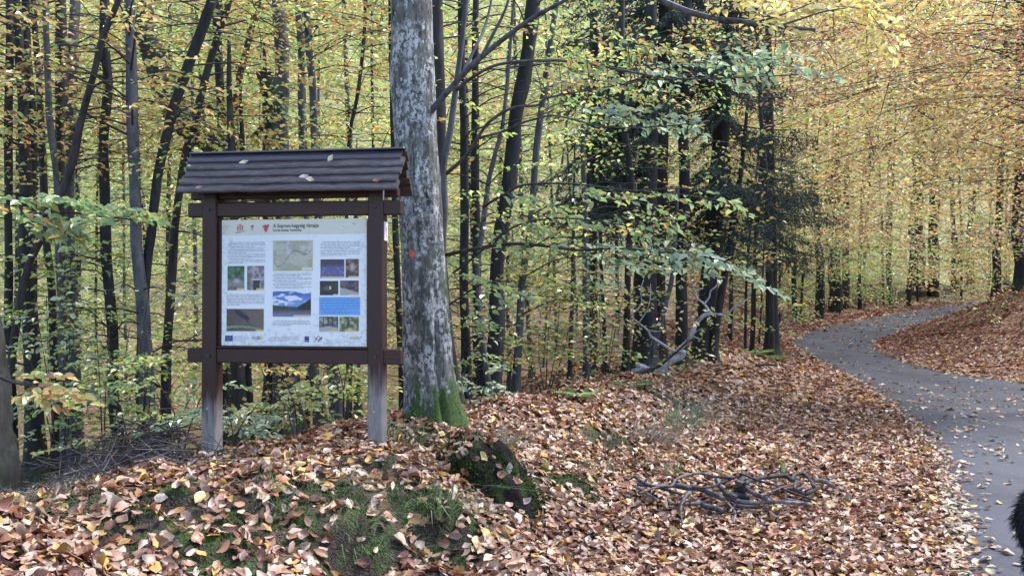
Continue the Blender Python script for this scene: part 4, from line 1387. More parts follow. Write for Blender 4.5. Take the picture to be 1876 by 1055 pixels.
def seedling(label, px, py, Y, hgt, n, reach, pal, leaf=.06, group=None, name='sapling', cat='sapling', fill=.9):
    b = at(px, py, Y)
    b[2] = hz(b[0], b[1])
    root = thing(name, label, cat, b, 0, group)
    _k[0] += 1
    rg = np.random.default_rng(900 + _k[0])
    mbB = MB()
    org, dr = [], []
    for q in range(max(2, n // 4)):
        top = np.array([rg.normal(0, reach * .35), rg.normal(0, reach * .35), hgt * rg.uniform(.75, 1.05)])
        pts = catmull(np.array([[0, 0, -.05], top * .5 + rg.normal(0, .04, 3), top]), 4) + b
        mbB.add(*tube(pts, np.linspace(.008, .003, len(pts)), 5, False)[:2])
        for s_ in range(max(1, n // max(2, n // 4))):
            f = rg.uniform(.3, 1)
            o = pts[int(f * (len(pts) - 1))]
            a = rg.uniform(0, 2 * math.pi)
            org.append(o)
            dr.append([math.cos(a), math.sin(a), rg.uniform(-.1, .3)])
    V, Q, C, tw = sprays(org, dr, rg.uniform(.6, 1.1, len(org)) * reach, pal, rg, leaf, True, False, fill, nbias=(0, -.3, .3))
    thin_prisms(mbB, tw, .003, .001)
    mbB.build('stems', BARK['twig'], root, b, kind='stuff')
    link('leaves', mesh('leaves', V - b, Q, C), M_LEAF, root, kind='stuff')


for a in [('leafy sapling with pale green leaves just left of the left post', 330, 800, 7.4, .9, 14, .55, 'gg'),
          ('yellowish green sapling in front of the tall grey and dark twin stems', 250, 840, 7.6, 1.3, 16, .6, 'yg'),
          ('low green bush in the shade by the wavy dark trunk', 190, 840, 8.0, 1.6, 16, .6, 'gr'),
          ('tall yellow leaved sapling among the trunks far left', 110, 840, 8.2, 1.9, 18, .7, 'yg'),
          ('green seedling spreading under the middle of the board', 545, 806, 7.6, .55, 14, .5, 'gr'),
          ('small green seedling under the board beside the left post', 425, 822, 7.0, .45, 9, .4, 'gg'),
          ('yellow green seedling under the board beside the right post', 630, 808, 8.0, .65, 10, .45, 'yg'),
          ('orange leaved twiggy seedling under the board, left half', 470, 818, 7.8, .8, 8, .45, 'yo'),
          ('low green seedling at the foot of the black trunk right of the beech', 872, 762, 8.6, .5, 9, .4, 'gg'),
          ('green bush among the thin stems right of the stout leaning trunk', 1000, 735, 11, 1.6, 20, .8, 'mx'),
          ('greenish bush below the drooping spruce boughs', 1110, 712, 12.5, 1.7, 22, .9, 'mx'),
          ('yellow green bush left of the road bend', 1410, 622, 22, 2.2, 26, 1.3, 'yg', .09),
          ('low spreading bush at the outer side of the road bend', 1470, 606, 35, 1.8, 26, 1.5, 'yg', .10),
          ('pale yellow bush beyond the far stretch of road', 1580, 588, 43, 2.6, 30, 2.2, 'yg', .13),
          ('orange bush at the foot of the tall pair of trunks', 1680, 570, 51, 3.0, 30, 2.2, 'or', .13),
          ('tan bush on the bank crest where the road vanishes', 1815, 535, 33, 2.4, 26, 1.8, 'or', .12)]:
    seedling(*a)


# ------------------------------------------------------------------ the wood behind, one mass of leaves
rng = np.random.default_rng(99)
N_SP = 21500
px = rng.uniform(-200, 2080, N_SP)
py = rng.uniform(-110, 830, N_SP)
Yd = 13 + 45 * rng.random(N_SP) ** 1.15
Yd = np.where((px > 1420), np.maximum(Yd, 34 + 20 * rng.random(N_SP)), Yd)
a_, b_ = (px - 938) / F, (527.5 - py) / F
den = math.cos(PITCH) - b_ * math.sin(PITCH)
pos = np.stack([a_ / den * Yd, Yd, CZ + (math.sin(PITCH) + b_ * math.cos(PITCH)) / den * Yd], 1)
g = H0(pos[:, 0], pos[:, 1])
ok = (pos[:, 2] > g + .15) & ~((px > 1300) & (px < 1480) & (py > 500)) & ~((px > 880) & (px < 1420) & (Yd < 18))
rd = road_edge_dist(pos[:, 0], pos[:, 1])
ok &= (rd > 2.5) | (pos[:, 2] > g + 5)
ok &= fbm(pos[:, 0] * .28, pos[:, 1] * .22, pos[:, 2] * .5, 2, 89) > -.28
ok &= ~((px > 980) & (px < 1400) & (rng.random(N_SP) < .45))
pos, px, py, Yd = pos[ok], px[ok], py[ok], Yd[ok]
az = rng.uniform(0, 2 * math.pi, len(pos))
dirs = np.stack([np.cos(az), np.sin(az), rng.uniform(-.25, .2, len(pos))], 1)
zone = np.full(len(pos), 'yg', object)
u = rng.random(len(pos))
zone[(px < 720) & (py < 260) & (u < .25)] = 'yo'
zone[(px < 720) & (py > 560) & (u < .4)] = 'gr'
zone[(px >= 720) & (px < 1000) & (u < .35)] = 'mx'
zone[(px >= 1000) & (px < 1340)] = 'mx'
zone[(px >= 1340) & (u < .62)] = 'or'
zone[(px >= 1340) & (u > .86)] = 'py'
zone[(px >= 1340) & (py > 430) & (u < .35)] = 'yg'
ALL = [(pos, dirs, zone, Yd)]


def extra(n, x0, x1, p0, p1, ya, yb, pals, probs):
    """More of the same wood: leaves of the nearer trees' outer twigs, in front of the far ones."""
    px = rng.uniform(x0, x1, n)
    py = rng.uniform(p0, p1, n)
    Y = rng.uniform(ya, yb, n)
    P = np.array([at(a, b, y) for a, b, y in zip(px, py, Y)])
    Y = np.where((px < 1490) & (py > 90) & (x0 > 1200), np.maximum(Y, 19 + Y * .3), Y)
    P = np.array([at(a, b, y) for a, b, y in zip(px, py, Y)])
    clump = fbm(P[:, 0] * .55, P[:, 1] * .4, P[:, 2] * 1.1, 2, 88)
    ok = (P[:, 2] > H0(P[:, 0], P[:, 1]) + .4) & (clump > (-.2 if x0 > 1200 else -.1))
    ok &= (road_edge_dist(P[:, 0], P[:, 1]) > 1.5) & ~in_road(P[:, 0], P[:, 1]) | (P[:, 2] > 2.9)
    P, Y = P[ok], Y[ok]
    a = rng.uniform(0, 2 * math.pi, len(P))
    D = np.stack([np.cos(a), np.sin(a), rng.uniform(-.5, .3, len(P))], 1)
    ALL.append((P, D, np.array(pals, object)[rng.choice(len(pals), len(P), p=probs)], Y))


extra(900, 1420, 2080, -120, 300, 11, 16, ['or', 'py', 'yo'], [.55, .25, .2])
extra(5200, 1230, 2080, -120, 440, 16, 36, ['or', 'py', 'mx', 'yo'], [.6, .14, .12, .14])
extra(1500, 1330, 2000, 380, 590, 22, 40, ['or', 'yg', 'mx'], [.4, .35, .25])
extra(1700, 1380, 1860, 440, 600, 37, 56, ['yg', 'or', 'py', 'gr'], [.4, .25, .2, .15])
extra(620, -120, 740, 520, 800, 13, 24, ['yg', 'gg', 'gr', 'yo'], [.4, .2, .25, .15])
extra(1000, -120, 740, -120, 330, 8.8, 14, ['yo', 'yg', 'or'], [.5, .38, .12])
extra(520, -120, 740, 330, 760, 8.8, 14, ['yg', 'gg', 'gr'], [.6, .2, .2])
extra(330, 850, 1060, -60, 430, 9.5, 14, ['mx', 'yg', 'gr'], [.4, .4, .2])
extra(90, 1060, 1330, 40, 430, 9.5, 13, ['mx', 'yg', 'gr'], [.5, .2, .3])
extra(220, 850, 1330, 430, 660, 10.5, 15, ['mx', 'yg', 'gr'], [.45, .25, .3])
pos, dirs, zone, Yd = [np.concatenate([q[k] for q in ALL]) for k in range(4)]
# neighbouring crowns differ: whole clumps of one colour
cl = fbm(pos[:, 0] * .16, pos[:, 1] * .10, pos[:, 2] * .24, 2, 91) + rng.normal(0, .12, len(pos))
rgt = (pos[:, 0] / pos[:, 1] > .24)
zone[rgt & (cl > .5)] = 'py'
zone[rgt & (cl < -.72)] = 'rb'
zone[rgt & (cl > -.08) & (cl < .0)] = 'yg'
kp = ~((pos[:, 0] / pos[:, 1] > .436) & (pos[:, 0] / pos[:, 1] < .498) & (pos[:, 2] < CZ + .17 * pos[:, 1]) & (rng.random(len(pos)) < .72))
pos, dirs, zone, Yd, cl = pos[kp], dirs[kp], zone[kp], Yd[kp], cl[kp]
lft = (pos[:, 0] / pos[:, 1] < .02)
zone[lft & (cl > .45)] = 'py'
zone[lft & (cl < -.42)] = 'yo'
mbf, mbw = MB(), MB()
for pal in ('yg', 'yo', 'gr', 'gg', 'mx', 'or', 'py', 'rb'):
    for y0, y1 in ((0, 12), (12, 22), (22, 34), (34, 99)):
        I = np.where((zone == pal) & (Yd >= y0) & (Yd < y1))[0]
        if len(I):
            ym = Yd[I].mean()
            V, Q, C, tw = sprays(pos[I], dirs[I], (.5 + .033 * ym) * rng.uniform(.7, 1.2, len(I)), pal, rng, .05 + .0019 * ym, True, True, .9)
            mbf.add(V, Q, None, C)
            for t_ in tw[::4 if ym < 30 else 9]:
                a_ = t_[0] - (t_[2] - t_[0]) * rng.uniform(.3, 1.3) - np.array([0, 0, rng.uniform(.0, .5)])
                wr = .0025 + .00022 * ym
                mbw.add(*tube(np.array([a_, t_[0], t_[1], t_[2]]), [wr * 1.5, wr, wr * .7, wr * .3], 3, False)[:2])
mbf.build('woodland_foliage', M_LEAF, kind='stuff')
mbw.build('woodland_twigs', BARK['twig'], kind='stuff')

# ------------------------------------------------------------------ the notice board
YAW = math.radians(8.2)
S_ORG = np.array([-1.52, 6.085, .5])


def s_world(x, y, z):
    c, s = math.cos(-YAW), math.sin(-YAW)
    return S_ORG + np.array([c * x - s * y, s * x + c * y, z])


def _stain(b):
    v = b.obj()
    n1 = b.noise(b.obj((6, 6, 1)), 9, 6, .7)
    c = b.ramp(n1, [(.3, (.015, .0055, .0045)), (.7, (.050, .018, .0135))])
    n2 = b.noise(b.obj((8, 8, .7)), 14, 5, .7)
    grey = b.ramp(n2, [(.3, (.12, .108, .098)), (.7, (.28, .255, .24))])
    sep = b.n('SeparateXYZ', {0: v})
    # the stain has weathered off the feet of the posts, more on the right post
    hgt = b.math('ADD', b.math('MULTIPLY', sep.outputs[0], .14), b.math('MULTIPLY', b.math('SUBTRACT', b.noise(b.obj((5, 5, .5)), 7, 4), .5), .5))
    lim = b.math('SUBTRACT', b.math('ADD', hgt, .53), sep.outputs[2])
    c = b.mix(b.ramp(lim, [(-.0, 0.0), (.22, 1.0)]), c, grey)
    return {'Base Color': c, 'Roughness': b.ramp(n1, [(.3, .42), (.7, .62)]), 'Normal': b.bump(n2, .35, .004), 'Specular IOR Level': .4}


def _railwood(b):
    n1 = b.noise(b.obj((1, 6, 6)), 9, 6, .7)
    c = b.ramp(n1, [(.3, (.015, .006, .005)), (.7, (.052, .019, .0145))])
    return {'Base Color': c, 'Roughness': b.ramp(n1, [(.3, .42), (.7, .62)]), 'Normal': b.bump(n1, .35, .004), 'Specular IOR Level': .4}


def _roofwood(b):
    n1 = b.noise(b.obj((1, 8, 8)), 10, 6, .75)
    n2 = b.noise(b.obj((.5, 3, 3)), 5, 4, .6)
    c = b.ramp(n1, [(.28, (.014, .011, .012)), (.5, (.045, .038, .038)), (.75, (.125, .11, .105))])
    c = b.mix(b.ramp(n2, [(.45, 0.0), (.7, .6)]), c, (.03, .024, .024))
    n3 = b.noise(b.obj((1, 2, 2)), 24, 5, .75)
    c = b.mix(b.ramp(n3, [(.60, 0.0), (.72, .7)]), c, (.16, .16, .13))
    return {'Base Color': c, 'Roughness': .5, 'Normal': b.bump(n1, .6, .006), 'Specular IOR Level': .5}


def _capwood(b):
    n1 = b.noise(b.obj((1, 8, 8)), 10, 5, .7)
    return {'Base Color': b.ramp(n1, [(.3, (.022, .018, .022)), (.7, (.06, .05, .058))]), 'Roughness': .28, 'Normal': b.bump(n1, .2, .003), 'Specular IOR Level': .7}


M_POST, M_RAIL, M_ROOF, M_CAP = principled('stained_wood', _stain), principled('stained_rail', _railwood), principled('weathered_board', _roofwood), principled('wet_board', _capwood)
M_STEEL = plain('dark_iron', (.02, .02, .022), .45, .5)
M_BOLT = plain('worn_zinc', (.30, .29, .28), .45, .5)


def _print(b):
    a = b.n('Attribute', attribute_name='Col').outputs['Color']
    n = b.noise(b.obj(), 22, 5, .7)
    c = b.mix(b.math('MULTIPLY', b.ramp(n, [(.5, 0.0), (.75, 1.0)]), .14), a, (.22, .25, .17))
    return {'Base Color': c, 'Roughness': .38, 'Specular IOR Level': .4}


def _panel(b):
    a = b.n('Attribute', attribute_name='Col').outputs['Color']
    sep = b.n('SeparateXYZ', {0: b.obj()})
    x, z = sep.outputs[0], sep.outputs[2]
    n = b.noise(b.obj(), 26, 6, .75)
    n2 = b.noise(b.obj(), 90, 4, .7)
    # green algae specks, thickest along the lower edge and the sides
    edge = b.math('MAXIMUM', b.n('MapRange', {0: z, 1: .98, 2: .76, 3: 0.0, 4: .14}).outputs[0], b.n('MapRange', {0: b.math('ABSOLUTE', b.math('SUBTRACT', x, .012)), 1: .42, 2: .53, 3: 0.0, 4: .12}).outputs[0])
    k = b.ramp(b.math('ADD', n, edge), [(.56, 0.0), (.72, 1.0)])
    c = b.mix(b.math('MULTIPLY', k, .34), a, (.20, .25, .15))
    sp = b.ramp(b.math('ADD', n2, b.math('MULTIPLY', edge, .8)), [(.70, 0.0), (.76, 1.0)])
    c = b.mix(b.math('MULTIPLY', sp, .6), c, (.05, .055, .04))
    return {'Base Color': c, 'Roughness': .35, 'Specular IOR Level': .4}


M_PRINT, M_PANEL = principled('printed_picture', _print), principled('info_panel', _panel)
board = thing('notice_board', 'brown wooden notice board with a small board roof and a printed nature trail panel', 'notice board', S_ORG, -YAW)


def bev(name, mat, c, size, b_=.006, rx=0.0, parent=board, lab=None):
    V, Q, T = bevel_box((0, 0, 0), size, b_)
    if rx:
        ca, sa = math.cos(rx), math.sin(rx)
        V = V @ np.array([[1, 0, 0], [0, ca, -sa], [0, sa, ca]]).T
    o = link(name, mesh(name, V + np.asarray(c, float), [Q, T]), mat, parent)
    if lab:
        o['label'] = lab
    return o


for sx in (-1, 1):
    x = sx * .5985
    p = bev('post', M_POST, (x, .06, (1.84 - .2) / 2), (.105, .12, 2.04), .008)
    p['label'] = 'left post, stained dark almost to the foot' if sx < 0 else 'right post, weathered grey in its lower third'
    mb = MB()
    mb.tube([(x, -.009, .697), (x, .004, .697)], .014, 10)
    mb.tube([(x, -.012, 1.712), (x, .004, 1.712)], .008, 8)
    mb.build('bolt', M_STEEL, p)
    mb = MB()
    mb.tube([(x - .005, -.006, .33), (x - .005, .004, .33)], .009, 8)
    mb.build('bolt', M_BOLT, p)
    mb = MB()
    mb.box((x + .012, .08, -.02), (.095, .1, .11)) if sx < 0 else mb.box((x, .08, .02), (.097, .095, .1))
    mb.build('foot_bracket', M_STEEL, p)
bev('rail', M_RAIL, (.004, .055, .697), (1.54, .075, .102))
bev('rail', M_RAIL, (.004, .055, 1.712), (1.54, .075, .098))
bev('ledge', M_POST, (.0, .040, .757), (1.088, .06, .014), .003)
bev('frame_strip', M_RAIL, (-.5325, .058, 1.2), (.024, .05, .87), .003)
bev('frame_strip', M_RAIL, (.5385, .058, 1.2), (.012, .05, .87), .003)
bev('beam', M_RAIL, (.0, .058, 1.815), (1.50, .06, .06))
# gable rafters and ridge
for sx in (-1, 1):
    for s_ in (-1, 1):
        bev('rafter', M_RAIL, (sx * .60, .06 + s_ * .075, 1.955), (.05, .035, .29), .004, s_ * math.radians(30))
bev('ridge_beam', M_RAIL, (.017, .06, 2.055), (1.46, .03, .06), .004)
# lapped roof boards, five a side
for s_ in (-1, 1):
    for k_ in range(5):
        t = (k_ + .52) * .067
        y0, z0 = .06 + s_ * (t * .52), 2.095 - t * .835
        tl = math.radians(58 - 11)                       # each board kicks out at its lower edge
        L = .088
        ln = 1.545 + .012 * math.sin(k_ * 2.3 + s_)
        mat = M_CAP if k_ == 0 else M_ROOF
        nsec = 40
        xs = np.linspace(-ln / 2, ln / 2, nsec)
        prof = np.array([(-.5, -.5), (-.5, .5), (.30, .5), (.46, .34), (.5, 0), (.46, -.36), (.30, -.5)]) * np.array([L, .024])
        rough_ = 0.35 if k_ == 0 else 1.0
        VV = []
        for si, xx in enumerate(xs):
            w1 = rough_ * (.0035 * vnoise(xx * 9, k_ * 3.1, s_, 61) + .0018 * vnoise(xx * 40, k_ * 3.1, s_, 62))
            w2 = rough_ * (.0022 * vnoise(xx * 5, k_ * 5.7, s_, 63) + .001 * vnoise(xx * 30, k_, s_, 64))
            for (pa, pb) in prof:
                aa, bb = pa + (w1 if pa > 0 else 0), pb + w2 + (.003 * (k_ - 2) * .2) * math.sin(xx * 2 + k_)
                # pa runs down the slope, pb out of it
                VV.append((xx, s_ * (aa * math.cos(tl) + bb * math.sin(tl)), -aa * math.sin(tl) + bb * math.cos(tl)))
        VV = np.array(VV)
        npf = len(prof)
        ii = np.arange(nsec - 1)[:, None] * npf
        jj = np.arange(npf)[None, :]
        RQ_ = np.stack([ii + jj, ii + (jj + 1) % npf, ii + npf + (jj + 1) % npf, ii + npf + jj], -1).reshape(-1, 4)
        if s_ > 0:
            RQ_ = RQ_[:, ::-1]
        capa = np.array([list(range(npf))]) if s_ > 0 else np.array([list(range(npf))[::-1]])
        link('roof_board', mesh('roof_board', VV + np.array([.0175 + .010 * math.sin(k_ * 1.7 + s_), y0 + s_ * .013, z0 + .004]), [RQ_, capa, capa[:, ::-1] + (nsec - 1) * npf]), mat, board)
bev('ridge_cap', M_CAP, (.0175, .06, 2.113), (1.555, .075, .014), .004)

# the printed panel; picture coordinates are those of the panel seen square on: 60..1190 across, 40..1028 down
PX0, PX1, PZ0, PZ1 = -.516, .530, 1.640, .767


def pu(x, y):
    return PX0 + (x - 60) / 1130 * (PX1 - PX0), PZ0 + (y - 40) / 988 * (PZ1 - PZ0)


def quadgrid(x0, y0, x1, y1, nx, ny, fn, depth, mb):
    u, v = np.meshgrid(np.linspace(0, 1, nx), np.linspace(0, 1, ny))
    X, Z = pu(x0 + (x1 - x0) * u, y0 + (y1 - y0) * v)
    V = np.stack([X, np.full_like(X, depth), Z], -1).reshape(-1, 3)
    i = np.arange(ny - 1)[:, None] * nx + np.arange(nx - 1)[None, :]
    Q = np.stack([i, i + nx, i + nx + 1, i + 1], -1).reshape(-1, 4)
    mb.add(V, Q, None, fn(u.ravel(), v.ravel()))


PD = .030                                                # front of the panel, local y
bx = MB()
V, Q = box_vq(((PX0 + PX1) / 2, PD + .006, (PZ0 + PZ1) / 2), (PX1 - PX0, .010, PZ0 - PZ1))
bx.add(V, Q, None, (.70, .74, .755))
panel = bx.build('info_panel', M_PANEL, board)
hb = MB()
quadgrid(60, 40, 1190, 158, 2, 2, lambda u, v: np.tile([.60, .60, .50], (len(u), 1)), PD - .0004, hb)
hb.build('header_band', M_PANEL, panel)


def sm(a, b_, x):
    t = np.clip((x - a) / (b_ - a), 0, 1)
    return t * t * (3 - 2 * t)


def lerp(a, b_, t):
    return np.asarray(a, float) * (1 - t[:, None]) + np.asarray(b_, float) * t[:, None]


def mixm(c, col, m):
    return c * (1 - m[:, None]) + np.asarray(col, float) * m[:, None]


def p_stream(u, v):
    n = fbm(u * 6, v * 7, 0, 3, 3)
    c = lerp((.03, .06, .035), (.10, .20, .12), sm(-.5, .8, n))
    c = mixm(c, (.22, .22, .20), sm(.45, .7, v) * .9)
    c = mixm(c, (.36, .36, .34), sm(.25, .05, np.hypot((u - .55) / 1.2, (v - .62) * 1.6)))
    return mixm(c, (.05, .05, .045), sm(.86, 1.0, v + .08 * n))


def p_weir(u, v):
    n = fbm(u * 8, v * 8, 0, 3, 6)
    c = lerp((.13, .12, .13), (.34, .33, .36), sm(-.6, .7, n))
    c = mixm(c, (.58, .58, .62), sm(.05, .0, np.abs(v - .56)) * (np.abs(u - .55) < .25))
    c = mixm(c, (.03, .028, .035), ((v > .6) & (np.abs(u - .55) < .28 - .1 * v)) * 1.0)
    return mixm(c, (.10, .12, .06), ((u < .18 + .1 * n) & (v > .3)) * .8)


def p_map(u, v):
    n = fbm(u * 5, v * 5, 0, 3, 9)
    c = lerp((.33, .36, .26), (.46, .46, .36), sm(-.4, .6, n))
    c = mixm(c, (.55, .48, .55), sm(.15, .5, fbm(u * 3 + 5, v * 3, 0, 2, 14)) * (v < .45))
    con = np.abs(np.sin(fbm(u * 3.5, v * 3.5, 0, 2, 15) * 14))
    c = mixm(c, (.20, .20, .17), sm(.3, .05, con) * .55)
    c = mixm(c, (.10, .09, .09), (np.abs(v - (.75 - .6 * np.abs(u - .1) + .15 * np.sin(u * 9))) < .016) * .8)
    return mixm(c, (.6, .6, .55), ((u > .74) & (v > .90)) * .9)


def p_fly(u, v):
    c = lerp((.075, .06, .05), (.14, .10, .085), sm(0, 1, u + .2 * fbm(u * 3, v * 3, 0, 2, 5)))
    blade = .80 + .18 * (u - .35) ** 2 * 2
    c = mixm(c, (.16, .26, .10), (np.abs(v - blade) < .055 * (1 - .5 * u)) * 1.0)
    d = np.hypot(((u - .42) * .85 + (v - .27) * .52) / .30, ((u - .42) * -.52 + (v - .27) * .45) / .07)
    c = mixm(c, (.018, .018, .045), sm(1.1, .8, d))
    return mixm(c, (.02, .02, .05), (np.abs((u - .5) - (v - .45) * .62) < .018) * (np.abs(v - .52) < .12) * 1.0)


def p_lake(u, v):
    c = lerp((.055, .12, .40), (.16, .27, .56), sm(0, .55, v))
    cl = fbm(u * 4, v * 7, 0, 3, 22) + .9 * np.exp(-(((u - .47) / .12) ** 2 + ((v - .26) / .11) ** 2)) + .8 * np.exp(-(((u - .85) / .16) ** 2 + ((v - .05) / .06) ** 2)) + .5 * np.exp(-(((u - .1) / .1) ** 2 + ((v - .2) / .05) ** 2))
    c = mixm(c, (.66, .70, .78), sm(.25, .8, cl) * (v < .55))
    tree_l = .55 + .06 * np.sin(u * 3) - .25 * np.maximum(.12 - u, 0)
    tree_r = np.where(u > .66, .62 - .95 * (u - .66), 1)
    hill = np.minimum(tree_l, tree_r) + .02 * vnoise(u * 40, 0, 0, 4)
    wat = .735
    c = mixm(c, (.035, .055, .028), (v > hill) * 1.0)
    c = mixm(c, (.012, .02, .014), ((v > tree_r + .02 * vnoise(u * 40, 1, 0, 4))) * 1.0)
    w2 = lerp((.06, .055, .09), (.16, .17, .28), np.clip(sm(.7, 1, v) + .25 * vnoise(u * 3, v * 30, 0, 7), 0, 1))
    return np.where((v > wat)[:, None], w2, c)


def p_blue(u, v):
    n = fbm(u * 12, v * 12, 0, 2, 41)
    c = lerp((.05, .04, .075), (.10, .10, .26), sm(.2, .5, v))
    c = mixm(c, (.30, .32, .5), sm(.45, .9, n) * (v > .4))
    return mixm(c, (.10, .05, .05), (v < .35) * sm(-.2, .6, n))


def p_autumn(u, v):
    n = fbm(u * 7, v * 7, 0, 3, 43)
    c = lerp((.06, .04, .03), (.28, .20, .14), sm(-.4, .8, n))
    c = mixm(c, (.42, .36, .32), sm(.35, 0, np.hypot(u - .5, v - .45)))
    return mixm(c, (.05, .04, .05), sm(.65, .8, v) * .7)


def p_bird(u, v):
    c = lerp((.018, .016, .022), (.035, .028, .03), u)
    c = mixm(c, (.10, .075, .06), sm(1.1, .9, np.hypot((u - .42) / .22, (v - .52) / .16)))
    return mixm(c, (.62, .62, .6), sm(1.1, .8, np.hypot((u - .56) / .045, (v - .48) / .13)))


def p_bank(u, v):
    n = fbm(u * 6, v * 6, 0, 3, 47)
    c = lerp((.05, .035, .05), (.13, .10, .13), sm(-.5, .7, n))
    return mixm(c, (.34, .34, .31), sm(-.02, .05, v - (.45 + .35 * u)))


def p_path(u, v):
    n = fbm(u * 5, v * 5, 0, 3, 53)
    c = lerp((.08, .09, .07), (.38, .40, .38), sm(-.3, .6, n) * (1 - v * .5))
    c = mixm(c, (.025, .022, .022), ((np.sin(u * 26 + 2) > .75) & (v < .75)) * .9)
    return mixm(c, (.42, .42, .40), (v > .62 + .3 * np.abs(u - .5)) * .8)


def p_wood(u, v):
    n = fbm(u * 6, v * 5, 0, 3, 57)
    c = lerp((.09, .11, .05), (.34, .36, .22), sm(-.4, .6, n))
    c = mixm(c, (.05, .045, .04), ((np.abs(u - .42 - .05 * np.sin(v * 5)) < .06) & (v < .75)) * .9)
    return mixm(c, (.48, .42, .36), sm(.25, .05, np.hypot((u - .55) / 1.6, v - .95)))


for x0, y0, x1, y1, fn, nx, ny, cap in [(106, 403, 240, 593, p_stream, 22, 30, .55), (262, 403, 397, 593, p_weir, 22, 30, .55), (470, 210, 772, 440, p_map, 56, 44, 0), (100, 740, 394, 915, p_fly, 60, 40, .78),
                                        (465, 602, 763, 800, p_lake, 70, 56, .55), (836, 355, 1020, 500, p_blue, 34, 28, .06), (1030, 353, 1131, 497, p_autumn, 22, 28, .2), (832, 522, 974, 633, p_bird, 40, 30, .72),
                                        (988, 520, 1130, 633, p_bank, 30, 26, .45), (828, 798, 974, 915, p_path, 44, 28, .5), (984, 798, 1131, 915, p_wood, 32, 26, .3)]:
    m_ = MB()
    if cap:
        def g(u, v, fn=fn, cap=cap):
            return mixm(fn(u, v), (.62, .47, .20), ((v > .935) & (u > cap)) * 1.0)
        quadgrid(x0, y0, x1, y1, nx, max(ny, 34), g, PD - .0008, m_)
    else:
        quadgrid(x0 - 5, y0 - 5, x1 + 5, y1 + 5, 2, 2, lambda u, v: np.tile([.58, .52, .30], (len(u), 1)), PD - .0006, m_)
        quadgrid(x0, y0, x1, y1, nx, ny, fn, PD - .001, m_)
    m_.build('printed_picture', M_PRINT, panel)
m_ = MB()
quadgrid(827, 647, 1142, 787, 2, 2, lambda u, v: np.tile([.14, .36, .72], (len(u), 1)), PD - .0008, m_)
m_.build('text_box', M_PRINT, panel, label='sky blue text box on the panel')

rng = np.random.default_rng(13)


def text_lines(x0, y0, x1, y1, pitch, h, col, d=.0008, parag=4):
    m_ = MB()
    y, k_ = y0, 0
    while y + h < y1:
        last = (k_ % parag == parag - 1) or y + pitch + h >= y1
        xe = x0 + (x1 - x0) * (rng.uniform(.35, .8) if last else 1)
        x = x0 + (16 if k_ % parag == 0 else 0)
        while x < xe - 6:
            w_ = min(rng.uniform(10, 46), xe - x)
            c = np.array(col) * rng.uniform(.85, 1.2)
            quadgrid(x, y + rng.uniform(0, .6), x + w_, y + h, 2, 2, lambda u, v, c=c: np.tile(c, (len(u), 1)), PD - d, m_)
            x += w_ + rng.uniform(4, 7)
        y += pitch
        k_ += 1
    m_.build('printed_text', M_PRINT, panel, kind='stuff')


GR = (.30, .33, .36)
text_lines(108, 215, 405, 390, 11.6, 4.6, GR)
text_lines(465, 460, 768, 585, 11.6, 4.6, GR, parag=3)
text_lines(836, 218, 1138, 332, 11.6, 4.6, GR, parag=5)
text_lines(102, 625, 400, 722, 11.6, 4.6, GR, parag=9)
text_lines(463, 832, 762, 882, 11.6, 4.6, GR, parag=5)
text_lines(838, 655, 1132, 783, 11.6, 4.6, (.07, .20, .44), .0012, 9)
text_lines(160, 953, 278, 992, 11, 4, (.40, .38, .44), parag=9)
text_lines(305, 983, 400, 991, 8, 4, (.42, .42, .44), parag=9)
text_lines(428, 958, 670, 992, 9.5, 4, (.38, .40, .44), parag=9)
text_lines(862, 978, 1030, 986, 9, 4.5, (.62, .34, .42), parag=9)
text_lines(855, 994, 1150, 1012, 9, 3, (.52, .53, .56), parag=9)
text_lines(165, 127, 243, 147, 10, 6, (.18, .09, .08), parag=9)
text_lines(990, 98, 1085, 108, 12, 8, (.42, .45, .34), parag=9)
text_lines(1012, 114, 1112, 121, 9, 4, (.45, .46, .38), parag=9)


def text_obj(name, body, x, y, size, width, col):
    cu = bpy.data.curves.new(name, 'FONT')
    cu.body = body
    cu.size = size
    cu.offset = .0006
    o = bpy.data.objects.new(name, cu)
    COL.objects.link(o)
    cu.materials.append(plain('ink_' + name, col, .5))
    o.parent = panel
    X, Z = pu(x, y)
    o.location = (X, PD - .0014, Z)
    o.rotation_euler = (math.pi / 2, 0, 0)
    bpy.context.view_layer.update()
    sx = width / max(o.dimensions.x, 1e-3)
    me = bpy.data.meshes.new_from_object(o.evaluated_get(bpy.context.evaluated_depsgraph_get()))
    m2 = bpy.data.objects.new(name, me)
    bpy.data.objects.remove(o)
    COL.objects.link(m2)
    m2.parent = panel
    m2.location = (X, PD - .0014, Z)
    m2.rotation_euler = (math.pi / 2, 0, 0)
    m2.scale = (sx, 1, 1)
    me.name = name
    m2.name = name
    return m2


text_obj('title_text', 'A Soproni-hegység vízrajza', 467, 104, .037, .330, (.02, .02, .022))
text_obj('subtitle_text', 'Forrás bodzás Tanösvény', 465, 134, .024, .208, (.10, .09, .08))


def poly2(mb, pts, col, d):
    """Filled flat outline as a fan."""
    P = np.array([[*pu(x, y)] for x, y in pts])
    V = np.column_stack([P[:, 0], np.full(len(P), PD - d), P[:, 1]])
    c = V.mean(0)
    n = len(V)
    mb.add(np.vstack([V, c]), None, [[n, i, (i + 1) % n] for i in range(n)], col)


